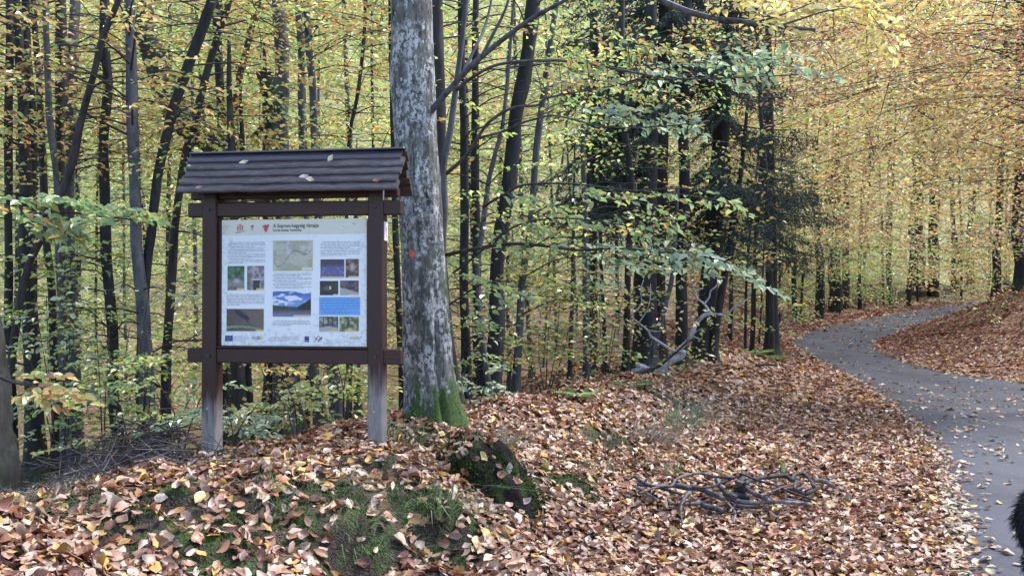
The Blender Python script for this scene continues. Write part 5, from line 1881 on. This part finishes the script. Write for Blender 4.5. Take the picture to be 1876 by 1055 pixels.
def arch(mb, cx, base, ro, ri, h, col, d):
    o, q = [], []
    for a in np.linspace(math.pi, 0, 11):
        o.append((cx + ro * math.cos(a), base - h - ro * math.sin(a)))
        q.append((cx + ri * math.cos(a), base - h - ri * math.sin(a)))
    o = [(cx - ro, base)] + o + [(cx + ro, base)]
    q = [(cx - ri, base)] + q + [(cx + ri, base)]
    P = np.array([[*pu(x, y)] for x, y in o + q])
    V = np.column_stack([P[:, 0], np.full(len(P), PD - d), P[:, 1]])
    n = len(o)
    mb.add(V, [[i, i + 1, n + i + 1, n + i] for i in range(n - 1)], None, col)


lg = MB()
arch(lg, 204, 122, 23, 17, 22, (.55, .035, .045), .0012)
arch(lg, 204, 122, 12, 6, 17, (.55, .035, .045), .0014)
arch(lg, 216, 122, 13, 9, 28, (.18, .16, .15), .0010)
lg.build('logo', M_PRINT, panel)
lg = MB()
poly2(lg, [(302 + 13 * math.cos(a), 92 + 11 * math.sin(a) * (1 + .2 * math.sin(4 * a))) for a in np.linspace(0, 6.28, 14, endpoint=False)], (.34, .14, .12), .0012)
poly2(lg, [(299, 100), (305, 100), (306, 114), (298, 114)], (.16, .15, .11), .0014)
poly2(lg, [(284, 124), (300, 110), (318, 121), (303, 116)], (.20, .20, .15), .0012)
lg.build('logo', M_PRINT, panel)
lg = MB()
poly2(lg, [(384, 92), (400, 80), (418, 84), (436, 82), (432, 98), (424, 112), (420, 132), (408, 142), (400, 128), (392, 118), (394, 104)], (.48, .055, .075), .0012)
poly2(lg, [(378, 108), (386, 90), (402, 84), (398, 98), (388, 100)], (.13, .15, .06), .0014)
poly2(lg, [(416, 82), (438, 78), (432, 94), (420, 92)], (.20, .07, .06), .0014)
lg.build('logo', M_PRINT, panel)
lg = MB()
poly2(lg, [(1074, 76), (1090, 72), (1104, 82), (1100, 98), (1094, 86), (1084, 80)], (.34, .38, .24), .0012)
lg.build('logo', M_PRINT, panel)
lg = MB()
quadgrid(88, 950, 150, 995, 2, 2, lambda u, v: np.tile([.035, .045, .22], (len(u), 1)), PD - .0008, lg)
for q in range(12):
    a = q / 12 * 2 * math.pi
    cx, cy = 119 + 14 * math.cos(a), 972 + 14 * math.sin(a)
    poly2(lg, [(cx + (2.8 if s % 2 == 0 else 1.2) * math.sin(s * math.pi / 5), cy - (2.8 if s % 2 == 0 else 1.2) * math.cos(s * math.pi / 5)) for s in range(10)], (.55, .45, .08), .0012)
lg.build('flag_logo', M_PRINT, panel)
lg = MB()
for x0, x1, c in [(306, 316, (.45, .25, .2)), (320, 330, (.4, .4, .42)), (334, 340, (.4, .4, .42)), (343, 362, (.24, .08, .07)), (364, 378, (.58, .46, .14))]:
    quadgrid(x0, 956, x1, 978, 2, 2, lambda u, v, c=c: np.tile(c, (len(u), 1)), PD - .0008, lg)
quadgrid(349, 961, 357, 973, 2, 2, lambda u, v: np.tile([.55, .58, .6], (len(u), 1)), PD - .0012, lg)
lg.build('logo', M_PRINT, panel)
lg = MB()
quadgrid(715, 952, 749, 997, 2, 2, lambda u, v: np.tile([.045, .03, .22], (len(u), 1)), PD - .0008, lg)
quadgrid(721, 986, 743, 990, 2, 2, lambda u, v: np.tile([.4, .4, .55], (len(u), 1)), PD - .0012, lg)
lg.build('logo', M_PRINT, panel)
lg = MB()
for x0, y0, x1, y1 in [(786, 955, 824, 985), (820, 950, 788, 998), (822, 980, 850, 955), (848, 978, 824, 952), (818, 998, 850, 960)]:
    dx, dy = x1 - x0, y1 - y0
    L_ = math.hypot(dx, dy)
    ox, oy = -dy / L_ * 2.2, dx / L_ * 2.2
    poly2(lg, [(x0 + ox, y0 + oy), (x1 + ox, y1 + oy), (x1 - ox, y1 - oy), (x0 - ox, y0 - oy)], (.20, .05, .06), .0008 + .0002 * (x0 % 3))
lg.build('logo', M_PRINT, panel)
lg = MB()
quadgrid(1063, 954, 1138, 974, 2, 2, lambda u, v: np.tile([.48, .46, .36], (len(u), 1)), PD - .0008, lg)
poly2(lg, [(1140, 958), (1156, 948), (1150, 966)], (.25, .27, .2), .0008)
lg.build('logo', M_PRINT, panel)

# little plates on the right post
X = .6515
mbp = MB()
V, Q = box_vq((X + .002, .072, 1.552), (.004, .082, .128))
mbp.add(V, Q, None, (.72, .70, .72))
pl = mbp.build('trail_plate', M_PRINT, board, label='small white plate with a red arrow on the side of the right post')
mbp = MB()
ar = [(.072, 1.592), (.060, 1.562), (.067, 1.562), (.065, 1.508), (.079, 1.508), (.077, 1.562), (.084, 1.562)]
V = np.array([(X + .0046, y, z) for y, z in ar])
mbp.add(np.vstack([V, V.mean(0)]), None, [[len(V), (i + 1) % len(V), i] for i in range(len(V))], (.42, .03, .07))
mbp.build('red_arrow', M_PRINT, pl)
mbp = MB()
for y0, y1, c in [(.0, .028, (.34, .36, .37)), (.030, .050, (.05, .07, .06)), (.052, .072, (.55, .55, .56)), (.074, .112, (.52, .03, .08))]:
    V, Q = box_vq((X + .002, (y0 + y1) / 2, 1.80), (.004, y1 - y0, .085))
    mbp.add(V, Q, None, c)
mbp.build('striped_marker', M_PRINT, board, label='red, white and green striped trail marker under the roof end')

# leaves lying on the little roof and caught on the mound: things of their own
def lone_leaf(label, P, U, N, L, W, col, curl, fold, group=None):
    V, Q, T, cc = leaf_curl(np.zeros((1, 3)), np.array([U]), np.array([N]), np.array([L]), np.array([W]), np.array([col]), np.array([curl]), np.array([fold]), True)
    o = link('fallen_leaf', mesh('fallen_leaf', V, [Q, T], cc, True), M_LITTER, None, P)
    o['label'], o['category'] = label, 'leaf'
    if group:
        o['group'] = group


RN = np.array([-math.sin(YAW) * .75, -.75, .66])
for px_, py_, lab, L, W, col, ang in [
        (447, 298, 'pale yellow leaf lying on the upper left of the board roof', .075, .038, (.66, .60, .38), .25),
        (607, 291, 'round pale cream leaf on the topmost roof board', .065, .052, (.72, .66, .46), 1.2),
        (557, 324, 'folded whitish leaf, left one of two in the middle of the roof', .075, .036, (.66, .58, .48), .1),
        (568, 329, 'curled buff leaf overlapping the folded whitish one on the roof', .07, .04, (.62, .50, .38), -.8),
        (690, 331, 'reddish brown leaf at the right end of the lower roof boards', .062, .036, (.34, .14, .11), .05),
        (365, 344, 'brownish pink leaf on the left end of the lowest roof board', .055, .03, (.42, .26, .20), .2),
        (347, 304, 'tiny pale leaf fragment near the left roof edge', .035, .02, (.5, .42, .34), -.5)]:
    t_ = (py_ - 280) / 68.0
    Yl = 6.17 - .165 * (px_ - 345) / 392 - .03 - .165 * t_
    P = at(px_, py_, Yl - .035)
    lone_leaf(lab, P, (math.cos(ang), -.2, .4 * math.sin(ang) + .1), RN, L, W, col, .8, .5, 'leaves on the board roof')

# ------------------------------------------------------------------ mossy earth hump on the edge of the mound
hc = ground_at(905, 905)
hc = np.array([hc[0], hc[1] + .12, hz(hc[0], hc[1] + .12)])
NT, NP_ = 60, 160
tt, pp = np.meshgrid(np.linspace(0, 1, NT), np.linspace(0, 2 * math.pi, NP_, endpoint=False), indexing='ij')
hr = np.sin(tt * math.pi / 2)
hx, hy = .37 * hr * np.cos(pp), .33 * hr * np.sin(pp)
hh = .32 * np.cos(tt * math.pi / 2) ** .75
hh = hh * (1 - .85 * hx) * (1 + .25 * hy)
dn = .17 * fbm(hx * 4 + 3, hy * 4, hh * 4, 3, 71) + .035 * fbm(hx * 16, hy * 16, hh * 16, 2, 72)
hx, hy, hh = hx * (1 + dn * 1.2) - hh * .14, hy * (1 + dn * 1.2), hh * (1 + dn) - .10 * hr ** 3
HV = np.stack([hc[0] + hx, hc[1] + hy, H(hc[0] + hx, hc[1] + hy) + hh - .02], -1).reshape(-1, 3)
i = np.arange(NT - 1)[:, None] * NP_
j = np.arange(NP_)[None, :]
HQ = np.stack([i + j, i + NP_ + j, i + NP_ + (j + 1) % NP_, i + (j + 1) % NP_], -1).reshape(-1, 4)


def _hump(b):
    v = b.obj()
    n = b.noise(v, 6, 5, .7)
    n2 = b.noise(v, 80, 4, .7)
    soil = b.ramp(n2, [(.3, (.006, .005, .005)), (.7, (.028, .022, .018))])
    moss = b.ramp(n2, [(.3, (.012, .020, .006)), (.7, (.06, .10, .02))])
    c = b.mix(b.ramp(n, [(.50, 0.0), (.62, 1.0)]), soil, moss)
    return {'Base Color': c, 'Roughness': .9, 'Normal': b.bump(n2, 1.0, .02), 'Specular IOR Level': .15}


hump = thing('mossy_stump', 'dark mossy stump hump with bare black earth, in front of the big mottled beech', 'stump', hc)
link('stump', mesh('stump', HV - hc, HQ, None, True), principled('mossy_earth', _hump), hump)
rng = np.random.default_rng(33)
I = rng.choice(len(HV), 9000)
n = len(I)
bp = HV[I] + rng.normal(0, .012, (n, 3))
keep = (fbm(bp[:, 0] * 6, bp[:, 1] * 6, bp[:, 2] * 6, 2, 73) > -.05)
bp = bp[keep]
n = len(bp)
U = unit(rng.normal(0, .8, (n, 3)) + unit(bp - hc) + np.array([0, -.3, .3]))
mc = np.array([.04, .065, .016]) * (1 + .6 * rng.standard_normal((n, 1))).clip(.2, 2.4)
V, Q, C = leaf_cheap(bp, U, rng.normal(0, 1, (n, 3)), rng.uniform(.014, .04, n), rng.uniform(.006, .012, n), mc)
link('moss', mesh('moss', V - hc, Q, C), M_MOSS, hump, kind='stuff')
sel = rng.choice(len(HV), 900)
sel = sel[(HV[sel, 0] - hc[0] < -.02 + .25 * rng.standard_normal(900)) & (HV[sel, 2] - hc[2] > .05)][:170]
m_ = MB()
n = len(sel)
nrm = unit(HV[sel] - hc + np.array([0, 0, .25])) + rng.normal(0, .3, (n, 3))
V, Q, T, cc = leaf_curl(HV[sel] + unit(nrm) * .012, rng.normal(0, 1, (n, 3)), nrm, .062 * rng.uniform(.7, 1.3, n), .038 * rng.uniform(.7, 1.3, n), litter_cols(n, rng), rng.uniform(-1, 2, n), rng.uniform(-.3, .9, n), True)
m_.add(V, Q, T, cc)
m_.build('leaves', M_LITTER, hump, hc, True, kind='stuff')
for dx, dy, lab, col in [(-.06, -.20, 'yellow leaf standing on the dark face of the stump', (.62, .44, .12)), (.10, -.16, 'long pale leaf curled over the top of the stump', (.66, .56, .42)),
                         (-.20, -.22, 'buff leaf on the left shoulder of the stump', (.55, .40, .30)), (.20, -.24, 'pinkish leaf low on the right flank of the stump', (.52, .36, .30))]:
    k_ = int(np.argmin((HV[:, 0] - hc[0] - dx) ** 2 + (HV[:, 1] - hc[1] - dy) ** 2))
    P = HV[k_] + np.array([0, -.015, .012])
    lone_leaf(lab, P, (rng.normal(), .3, rng.normal()), (rng.normal(0, .3), -.8, .6), .075, .042, col, 1.2, .6, 'leaves caught on the stump')

# ------------------------------------------------------------------ heap of cut branches on the leaves
HEAP = [  # path in a 4.576x enlargement from (1130, 840), width there, bark, label
    ([(895, 322), (1020, 355), (1160, 372), (1240, 356), (1400, 362), (1640, 382)], 34, 24, 'wetpale', 'long pale straight branch lying across the front of the heap', 0),
    ([(470, 215), (600, 240), (700, 250), (800, 290), (885, 332)], 44, 36, 'stick', 'thick mottled branch slanting down through the middle left of the heap', 1),
    ([(185, 292), (330, 240), (450, 230), (500, 170), (580, 140), (690, 120), (800, 147), (985, 158)], 16, 20, 'stick', 'long wavy branch arching over the left top of the heap', 2),
    ([(170, 215), (330, 238), (450, 268), (550, 298)], 20, 20, 'stickdark', 'dark straight branch low on the left side of the heap', 1),
    ([(85, 178), (145, 150), (220, 198), (320, 228), (430, 222)], 24, 18, 'stick', 'branch with a knobbly end sticking out furthest left of the heap', 1),
    ([(40, 10), (150, 82), (300, 112), (520, 152), (650, 182), (800, 218)], 8, 10, 'twig', 'long thin twig reaching up and left from the heap', 2),
    ([(640, 238), (780, 236), (900, 192), (1045, 138)], 14, 18, 'stickdark', 'curved dark branch rising to the cut stub in the heap', 2),
    ([(1035, 122), (1180, 180), (1300, 212), (1400, 256), (1550, 312), (1675, 352)], 16, 16, 'stickdark', 'long dark branch running down to the right end of the heap', 2),
    ([(1046, 262), (1046, 205), (1046, 152)], 60, 56, 'stickdark', 'short upright stub with a sawn brown top in the heap', 0),
    ([(1000, 190), (1085, 232), (1100, 262), (1200, 312), (1255, 334)], 32, 36, 'stick', 'stout crooked branch just right of the sawn stub', 1),
    ([(1075, 215), (1120, 182), (1250, 152), (1400, 142), (1475, 182)], 30, 34, 'stickdark', 'thick mossy branch along the upper right of the heap', 1),
    ([(1465, 185), (1490, 132), (1570, 130), (1622, 182), (1652, 236)], 26, 24, 'stickdark', 'branch bent in a high loop at the right of the heap', 2),
    ([(1650, 180), (1740, 190), (1805, 224)], 30, 34, 'wetpale', 'short pale log at the far right end of the heap', 0),
    ([(1235, 314), (1330, 262), (1475, 210)], 16, 14, 'stick', 'short branch slanting up in the right half of the heap', 2),
    ([(835, 175), (860, 222), (920, 290), (995, 322)], 40, 36, 'stick', 'thick short branch pointing down left of the sawn stub', 1),
    ([(985, 306), (1115, 322)], 42, 40, 'stickdark', 'thick dark log end under the sawn stub', 0),
    ([(605, 285), (562, 340), (535, 435), (552, 548)], 36, 10, 'stick', 'branch hanging down in front at the left of the heap', 1),
    ([(155, 228), (240, 282), (335, 344)], 24, 20, 'wetpale', 'pale grey branch lying flat at the left end of the heap', 0),
    ([(435, 375), (600, 378), (765, 360)], 24, 22, 'stick', 'straight branch flat on the leaves at the front left of the heap', 0),
    ([(715, 388), (885, 432)], 36, 36, 'stick', 'thick cut log flat at the front centre of the heap', 0),
    ([(925, 378), (992, 450), (978, 535)], 26, 10, 'wetpale', 'forked pale stick drooping from the front centre of the heap', 0),
    ([(1000, 394), (1205, 408)], 24, 22, 'stickdark', 'dark stick under the long pale front branch', 0),
    ([(1455, 268), (1560, 292), (1685, 240)], 40, 36, 'stickdark', 'dark rough barked chunk at the right front of the heap', 0),
    ([(1512, 160), (1492, 250), (1560, 244)], 28, 22, 'stick', 'hooked branch inside the loop at the right of the heap', 1),
    ([(1420, 338), (1560, 368), (1640, 392)], 22, 16, 'wetpale', 'pale twiggy branch end beside the long pale front branch', 0),
    ([(740, 504), (900, 472), (1080, 432), (1155, 395)], 8, 10, 'twig', 'thin twig lying on the leaves in front of the heap', 0),
    ([(1418, 112), (1480, 60), (1560, -4)], 9, 5, 'twig', 'thin twig slanting up steeply behind the heap', 1),
    ([(1588, 118), (1690, 60), (1805, -2)], 9, 5, 'twig', 'long thin twig slanting up right behind the looped branch', 1),
    ([(1768, 176), (1830, 160), (1890, 148)], 9, 6, 'twig', 'thin twig end at the far right beyond the heap', 0),
    ([(1392, 132), (1390, 50)], 32, 34, 'mossy', 'greenish upright branch stub at the back of the heap', 1)]
for path, w0, w1, bk, lab, lev in HEAP:
    P, W = [], []
    for k_, (x_, y_) in enumerate(path):
        px_, py_ = 1130 + x_ / 4.576, 840 + y_ / 4.576
        gp = ground_at(px_, py_ + [20, 36, 52][lev])
        Y = gp[1]
        P.append(at(px_, py_, Y))
        W.append(1.25 * (w0 + (w1 - w0) * k_ / (len(path) - 1)) / 4.576 / 2 / F * Y)
    P = np.array(P)
    for k_ in range(len(P)):                                    # never below the leaves
        P[k_, 2] = max(P[k_, 2], hz(P[k_, 0], P[k_, 1]) + W[k_] * .6 + .02)
    Q = catmull(np.column_stack([P, W]), 5)
    mb = MB()
    mb.tube(Q[:, :3], Q[:, 3], 9, True, .16, len(lab))
    if w0 > 15 and len(path) > 2 and lev < 2 and bk != 'mossy':                                # a broken side shoot
        q = Q[len(Q) // 2]
        mb.tube(np.array([q[:3], q[:3] + [.03, -.01, .03], q[:3] + [.09, -.03, .055]]), [q[3] * .45, q[3] * .3, q[3] * .12], 5)
    o0 = P[0].copy()
    o = mb.build('cut_branch', BARK[bk], None, o0, True, loc=tuple(o0))
    o['label'], o['category'], o['group'] = lab, 'branch', 'branches in the heap on the fallen leaves'

# ------------------------------------------------------------------ pale dead limb lying against the trees, and the dark pole under it
DL = 11.9


def crop4(path):
    return [(1000 + x_ / 3.752, 480 + y_ / 3.752) for x_, y_ in path]


db = ground_at(1215, 690)
dead = thing('dead_limb', 'pale bleached dead limb with crooked forks standing up against the dark spruce trunks', 'dead branch', db)
for path, w0, w1, y0, y1 in [([(745, 775), (800, 730), (860, 680), (925, 645), (938, 608)], 9, 12, 11.9, 11.8), ([(850, 640), (940, 580), (990, 520), (1030, 430), (1075, 376), (1132, 350)], 8, 5.5, 11.9, 11.7),
                             ([(1132, 350), (1090, 290), (1042, 250), (1030, 202), (1082, 180)], 3.6, 1.5, 11.7, 11.6), ([(1088, 288), (1124, 242), (1132, 200), (1175, 160), (1180, 110)], 3, 1.2, 11.7, 11.7),
                             ([(1130, 350), (1195, 362), (1250, 366), (1290, 310), (1370, 266), (1412, 200)], 3.4, 1.4, 11.7, 11.4), ([(872, 612), (780, 550), (722, 512), (700, 470), (630, 412), (585, 366), (655, 292), (650, 200), (672, 120)], 4.4, 1.2, 11.8, 11.7),
                             ([(640, 415), (690, 340), (716, 260), (720, 150)], 2.2, .9, 11.7, 11.7), ([(702, 470), (780, 476), (812, 440)], 2, .8, 11.7, 11.6), ([(620, 700), (720, 742), (835, 750)], 8, 9, 11.9, 11.9),
                             ([(590, 752), (655, 734)], 6, 8, 11.9, 11.9), ([(1000, 520), (1030, 480), (1075, 452)], 2, .8, 11.8, 11.7), ([(780, 770), (830, 800), (850, 770)], 7, 8, 11.85, 11.85), ([(1010, 510), (1060, 530)], 2.5, 1.5, 11.8, 11.7)]:
    mb = MB()
    px_tube(mb, crop4(path), y0, y1, w0 * 1.3, w1 * 1.35, 7, 4, .14, int(w0 * 7))
    mb.build('limb' if w0 > 5 else 'fork', BARK['dead'], dead, db, True)
for path, w0, w1, y0, y1, bk, lab in [([(285, 905), (420, 850), (560, 782), (690, 742), (800, 700)], 8, 5, 11.0, 11.8, 'stickdark', 'dark pole lying slantwise on the leaf edge left of the pale dead limb'),
                                      ([(600, 792), (700, 762), (800, 700), (950, 572), (1022, 520)], 5, 4, 11.6, 11.6, 'brown', 'straight brown stick leaning up across the pale dead limb'),
                                      ([(400, 640), (500, 652), (600, 655), (700, 620), (785, 585)], 2.6, 1.4, 12, 11.8, 'twig', 'thin dark twig reaching left above the dark pole'),
                                      ([(985, 715), (1060, 708), (1170, 714), (1250, 700)], 2.6, 1.6, 12.6, 12.8, 'stick', 'thin grey stick flat on the leaves right of the pale dead limb'),
                                      ([(1440, 712), (1520, 705), (1590, 710)], 4.5, 4, 14.6, 14.6, 'stickdark', 'short dark log near the road edge behind the green fern sprays'),
                                      ([(1380, 720), (1500, 775), (1620, 850)], 2.4, 1.4, 13.6, 12.6, 'twig', 'dark twig lying down the slope below the fern sprays')]:
    mb = MB()
    pth = crop4(path)
    Ys = []
    px_tube(mb, pth, y0, y1, w0, w1, 7, 4, .12, 3)
    o0 = at(*pth[0], y0)
    o = mb.build('fallen_branch', BARK[bk], None, o0, True, loc=tuple(o0))
    o['label'], o['category'] = lab, 'branch'

# long twigs lying on the leaf carpet
for pts, wd, lab in [([(850, 790), (930, 775), (1010, 765), (1080, 758)], 2.6, 'thin dark twig on the leaves just right of the big beech'),
                     ([(1100, 800), (1180, 860), (1260, 880)], 2.2, 'thin twig running from the grassy spot down to the heap'),
                     ([(1060, 820), (1150, 845), (1210, 850)], 2, 'short twig among moss tufts left of the heap'),
                     ([(1490, 955), (1540, 930), (1580, 905)], 2.4, 'twig slanting on the leaves right of the heap'),
                     ([(1010, 1010), (1070, 990), (1130, 1000)], 2.4, 'twig half buried in leaves in front of the stump'),
                     ([(1290, 700), (1350, 720), (1420, 705)], 2.2, 'dark twig across the slope below the flared spruce')]:
    P = np.array([ground_at(*p) + np.array([0, 0, .028]) for p in pts])
    q = catmull(P, 6)
    q[:, 2] += .012 * np.sin(np.arange(len(q)))
    mb = MB()
    mb.tube(q, np.linspace(wd, wd * .4, len(q)) / 2 / F * P[:, 1].mean(), 5, True, .1, 4)
    o = mb.build('twig', BARK['twig'], None, P[0], True, loc=tuple(P[0]))
    o['label'], o['category'] = lab, 'twig'

# ------------------------------------------------------------------ brush pile of dark twigs behind the mound, left
rng = np.random.default_rng(19)
bc = at(275, 850, 7.0)
bc[2] = hz(bc[0], bc[1])
pile = thing('brush_pile', 'tangled pile of dark dead twigs behind the leafy mound, left of the left post', 'brush pile', bc)
mb = MB()
for q in range(230):
    c = bc + np.array([rng.normal(0, .38), rng.normal(0, .25), 0])
    top = .42 * math.exp(-((c[0] - bc[0]) / .45) ** 2)
    a = rng.uniform(0, 2 * math.pi)
    L = rng.uniform(.25, .8)
    d = np.array([math.cos(a), math.sin(a) * .7, rng.normal(.1, .3)])
    z = rng.uniform(.02, max(top, .06))
    p0 = c + [0, 0, z]
    mb.tube(np.array([p0 - d * L / 2, p0 + [0, 0, rng.normal(.04, .03)], p0 + d * L / 2 + [0, 0, -.06]]), [rng.uniform(.003, .008), .004, .0015], 4)
mb.build('twigs', BARK['twig'], pile, bc, kind='stuff')
bc2 = at(70, 905, 5.2)
bc2[2] = hz(bc2[0], bc2[1])
pile2 = thing('brush_pile', 'loose thin twigs sprawling at the foot of the rough left edge trunk', 'brush pile', bc2)
mb = MB()
for q in range(190):
    c = bc2 + np.array([rng.normal(.2, .45), rng.normal(.25, .35), 0])
    c[2] = hz(c[0], c[1]) + rng.uniform(.0, .14)
    a = rng.uniform(0, 6.28)
    L = rng.uniform(.15, .5)
    d = np.array([math.cos(a), math.sin(a) * .6, rng.normal(.25, .35)])
    mb.tube(np.array([c - d * L / 2, c + rng.normal(0, .03, 3), c + d * L / 2]), [.0035, .0028, .001], 4)
mb.build('twigs', BARK['stick'], pile2, bc2, kind='stuff')

# ------------------------------------------------------------------ ferns, rush clumps
def fern(label, px_, py_, n, L, col):
    b_ = ground_at(px_, py_)
    root = thing('fern', label, 'fern', b_)
    rg = np.random.default_rng(px_ * 7 + py_)
    for q in range(n):
        a = q / n * 2 * math.pi + rg.normal(0, .3)
        d = np.array([math.cos(a), math.sin(a), 0])
        t = np.linspace(0, 1, 16)
        ax = d * (L * t)[:, None] + np.array([0, 0, 1]) * (L * (.75 * t - .55 * t * t))[:, None]
        sd_ = np.array([-d[1], d[0], 0])
        C_, U_, S_ = [], [], []
        for k_ in range(2, 16):
            wl = .30 * L * math.sin(math.pi * min(1, t[k_] * .9 + .12)) ** .8
            for s_ in (-1, 1):
                C_.append(ax[k_]); U_.append(sd_ * s_ + d * .5 + [0, 0, -.2]); S_.append(wl)
        V, Q, cc = leaf_cheap(np.array(C_), np.array(U_), np.tile([0, 0, 1.], (len(C_), 1)), np.array(S_), np.array(S_) * .3, np.array(col) * rg.uniform(.8, 1.25, (len(C_), 1)))
        V2, Q2, _ = tube(ax, np.linspace(.004, .001, 16), 3, False)
        m_ = MB()
        m_.add(V, Q, None, cc)
        m_.add(V2, Q2, None, np.array(col) * .6)
        m_.build('frond', M_GRASS, root)


fern('bright green fern spray by the road bend, standing over brown leaves', 1385, 652, 7, .5, (.19, .31, .09))
fern('second bright green fern, smaller, right of the first near the road edge', 1420, 660, 6, .4, (.19, .30, .09))
fern('pale green fern at the leaf edge below the pale dead limb', 1160, 712, 7, .34, (.18, .26, .12))
fern('light green fern beside the thin stems left of the dark pole', 1062, 730, 6, .36, (.19, .30, .10))


def rush(label, px_, py_, n, h_, cols, sp=.12):
    b_ = ground_at(px_, py_)
    m_ = MB()
    blades(m_, [b_], n, sp, h_, np.random.default_rng(px_), cols, 1.2, .0042)
    o = m_.build('grass_tuft', M_GRASS, None, b_, loc=tuple(b_))
    o['label'], o['category'] = label, 'grass tuft'


rush('large grey green rush tuft on the slope above the branch heap', 1245, 778, 90, .34, [(.17, .24, .17), (.22, .28, .20), (.12, .18, .10)], .2)
rush('withered straw grass tuft hanging beside dark earth left of the large rush', 1190, 812, 110, .26, [(.26, .22, .18), (.18, .15, .13), (.30, .26, .2)], .2)
rush('small green grass tuft at the back left of the branch heap', 1237, 872, 30, .16, GREEN, .06)
rush('broad bladed green tuft hanging down the mossy bank below the stump', 812, 945, 26, .26, [(.16, .24, .12), (.12, .19, .09)], .06)
rush('green grass tuft between the right post and the big beech', 735, 812, 70, .2, GREY_GREEN + GREEN, .14)
rush('pale grass tuft hanging over the right brow of the stump', 925, 822, 60, .22, [(.24, .24, .18), (.18, .2, .13)], .1)

# ------------------------------------------------------------------ shaggy black dog at the right edge, mostly outside the frame
dY = 4.75
d0 = np.array([(1866 - 938) / F * dY, dY, 0.0])
d0[2] = hz(d0[0] + .3, dY) + .02
dog = thing('dog', 'shaggy black dog at the right frame edge on the road, only its fluffy rump showing', 'dog', d0)
JV = [(.17, 0, .47, .13), (.32, 0, .47, .125), (.50, 0, .46, .14), (.66, 0, .48, .15), (.76, 0, .54, .11), (.86, 0, .64, .08), (.94, 0, .71, .085), (1.03, 0, .69, .055), (1.11, 0, .665, .038),
      (.13, .085, .38, .10), (.20, .09, .27, .062), (.10, .09, .15, .036), (.12, .09, .05, .034), (.18, .09, .02, .032),
      (.11, -.085, .38, .10), (.17, -.09, .27, .062), (.07, -.09, .15, .036), (.09, -.09, .05, .034), (.15, -.09, .02, .032),
      (.68, .09, .36, .075), (.66, .09, .20, .046), (.67, .09, .05, .036), (.72, .09, .02, .034),
      (.70, -.09, .36, .075), (.70, -.09, .20, .046), (.71, -.09, .05, .036), (.76, -.09, .02, .034),
      (.08, 0, .53, .05), (.045, 0, .46, .055), (.04, 0, .36, .05), (.06, 0, .27, .03)]
JE = [(0, 1), (1, 2), (2, 3), (3, 4), (4, 5), (5, 6), (6, 7), (7, 8), (0, 9), (9, 10), (10, 11), (11, 12), (12, 13), (0, 14), (14, 15), (15, 16), (16, 17), (17, 18),
      (3, 19), (19, 20), (20, 21), (21, 22), (3, 23), (23, 24), (24, 25), (25, 26), (0, 27), (27, 28), (28, 29), (29, 30)]
me = bpy.data.meshes.new('dog_skeleton')
me.from_pydata([v[:3] for v in JV], JE, [])
tmp = bpy.data.objects.new('dog_skeleton', me)
COL.objects.link(tmp)
mo = tmp.modifiers.new('skin', 'SKIN')
for k_, v in enumerate(JV):
    me.skin_vertices[0].data[k_].radius = (v[3], v[3])
me.skin_vertices[0].data[0].use_root = True
sb = tmp.modifiers.new('sub', 'SUBSURF')
sb.levels = sb.render_levels = 2
bpy.context.view_layer.update()
body = bpy.data.meshes.new_from_object(tmp.evaluated_get(bpy.context.evaluated_depsgraph_get()))
bpy.data.objects.remove(tmp)
body.name = 'body'
M_FUR = plain('black_fur', (.012, .012, .014), .55, .35)
body.polygons.foreach_set('use_smooth', np.ones(len(body.polygons), bool))
body.materials.clear()
body.materials.append(M_FUR)
link('body', body, M_FUR, dog)
nv = len(body.vertices)
bv, bn = np.empty(nv * 3), np.empty(nv * 3)
body.vertices.foreach_get('co', bv)
body.vertices.foreach_get('normal', bn)
bv, bn = bv.reshape(-1, 3), bn.reshape(-1, 3)
rng = np.random.default_rng(4)
I = rng.choice(nv, 30000)
low = np.clip(bv[I, 2] / .3, .25, 1)
n = len(I)
U = unit(bn[I] + np.array([-.2, 0, -1.1]) + rng.normal(0, .22, (n, 3)))
V, Q, C = leaf_cheap(bv[I] + rng.normal(0, .012, (n, 3)) - bn[I] * .01, U, rng.normal(0, 1, (n, 3)), rng.uniform(.03, .07, n) * low, np.full(n, .0028), np.tile([.013, .013, .016], (n, 1)) * rng.uniform(.6, 1.6, (n, 1)), 0)
link('fur', mesh('fur', V, Q, C), leaf_mat('fur_strand', 0.0, .025, .5), dog, kind='stuff')
mb = MB()
for sy in (-1, 1):
    V, Q, T = tube([(.92, sy * .075, .77), (.90, sy * .10, .71), (.91, sy * .105, .63)], [.02, .035, .012], 6)
    mb = MB()
    mb.add(V, Q, T)
    mb.build('ear', M_FUR, dog, (0, 0, 0), True)
    mb = MB()
    mb.tube([(1.01, sy * .038, .725), (1.018, sy * .045, .727)], .011, 8)
    mb.build('eye', M_STEEL, dog)
mb = MB()
mb.tube([(1.13, 0, .668), (1.155, 0, .672)], [.026, .02], 8)
mb.build('nose', M_STEEL, dog, (0, 0, 0), True)
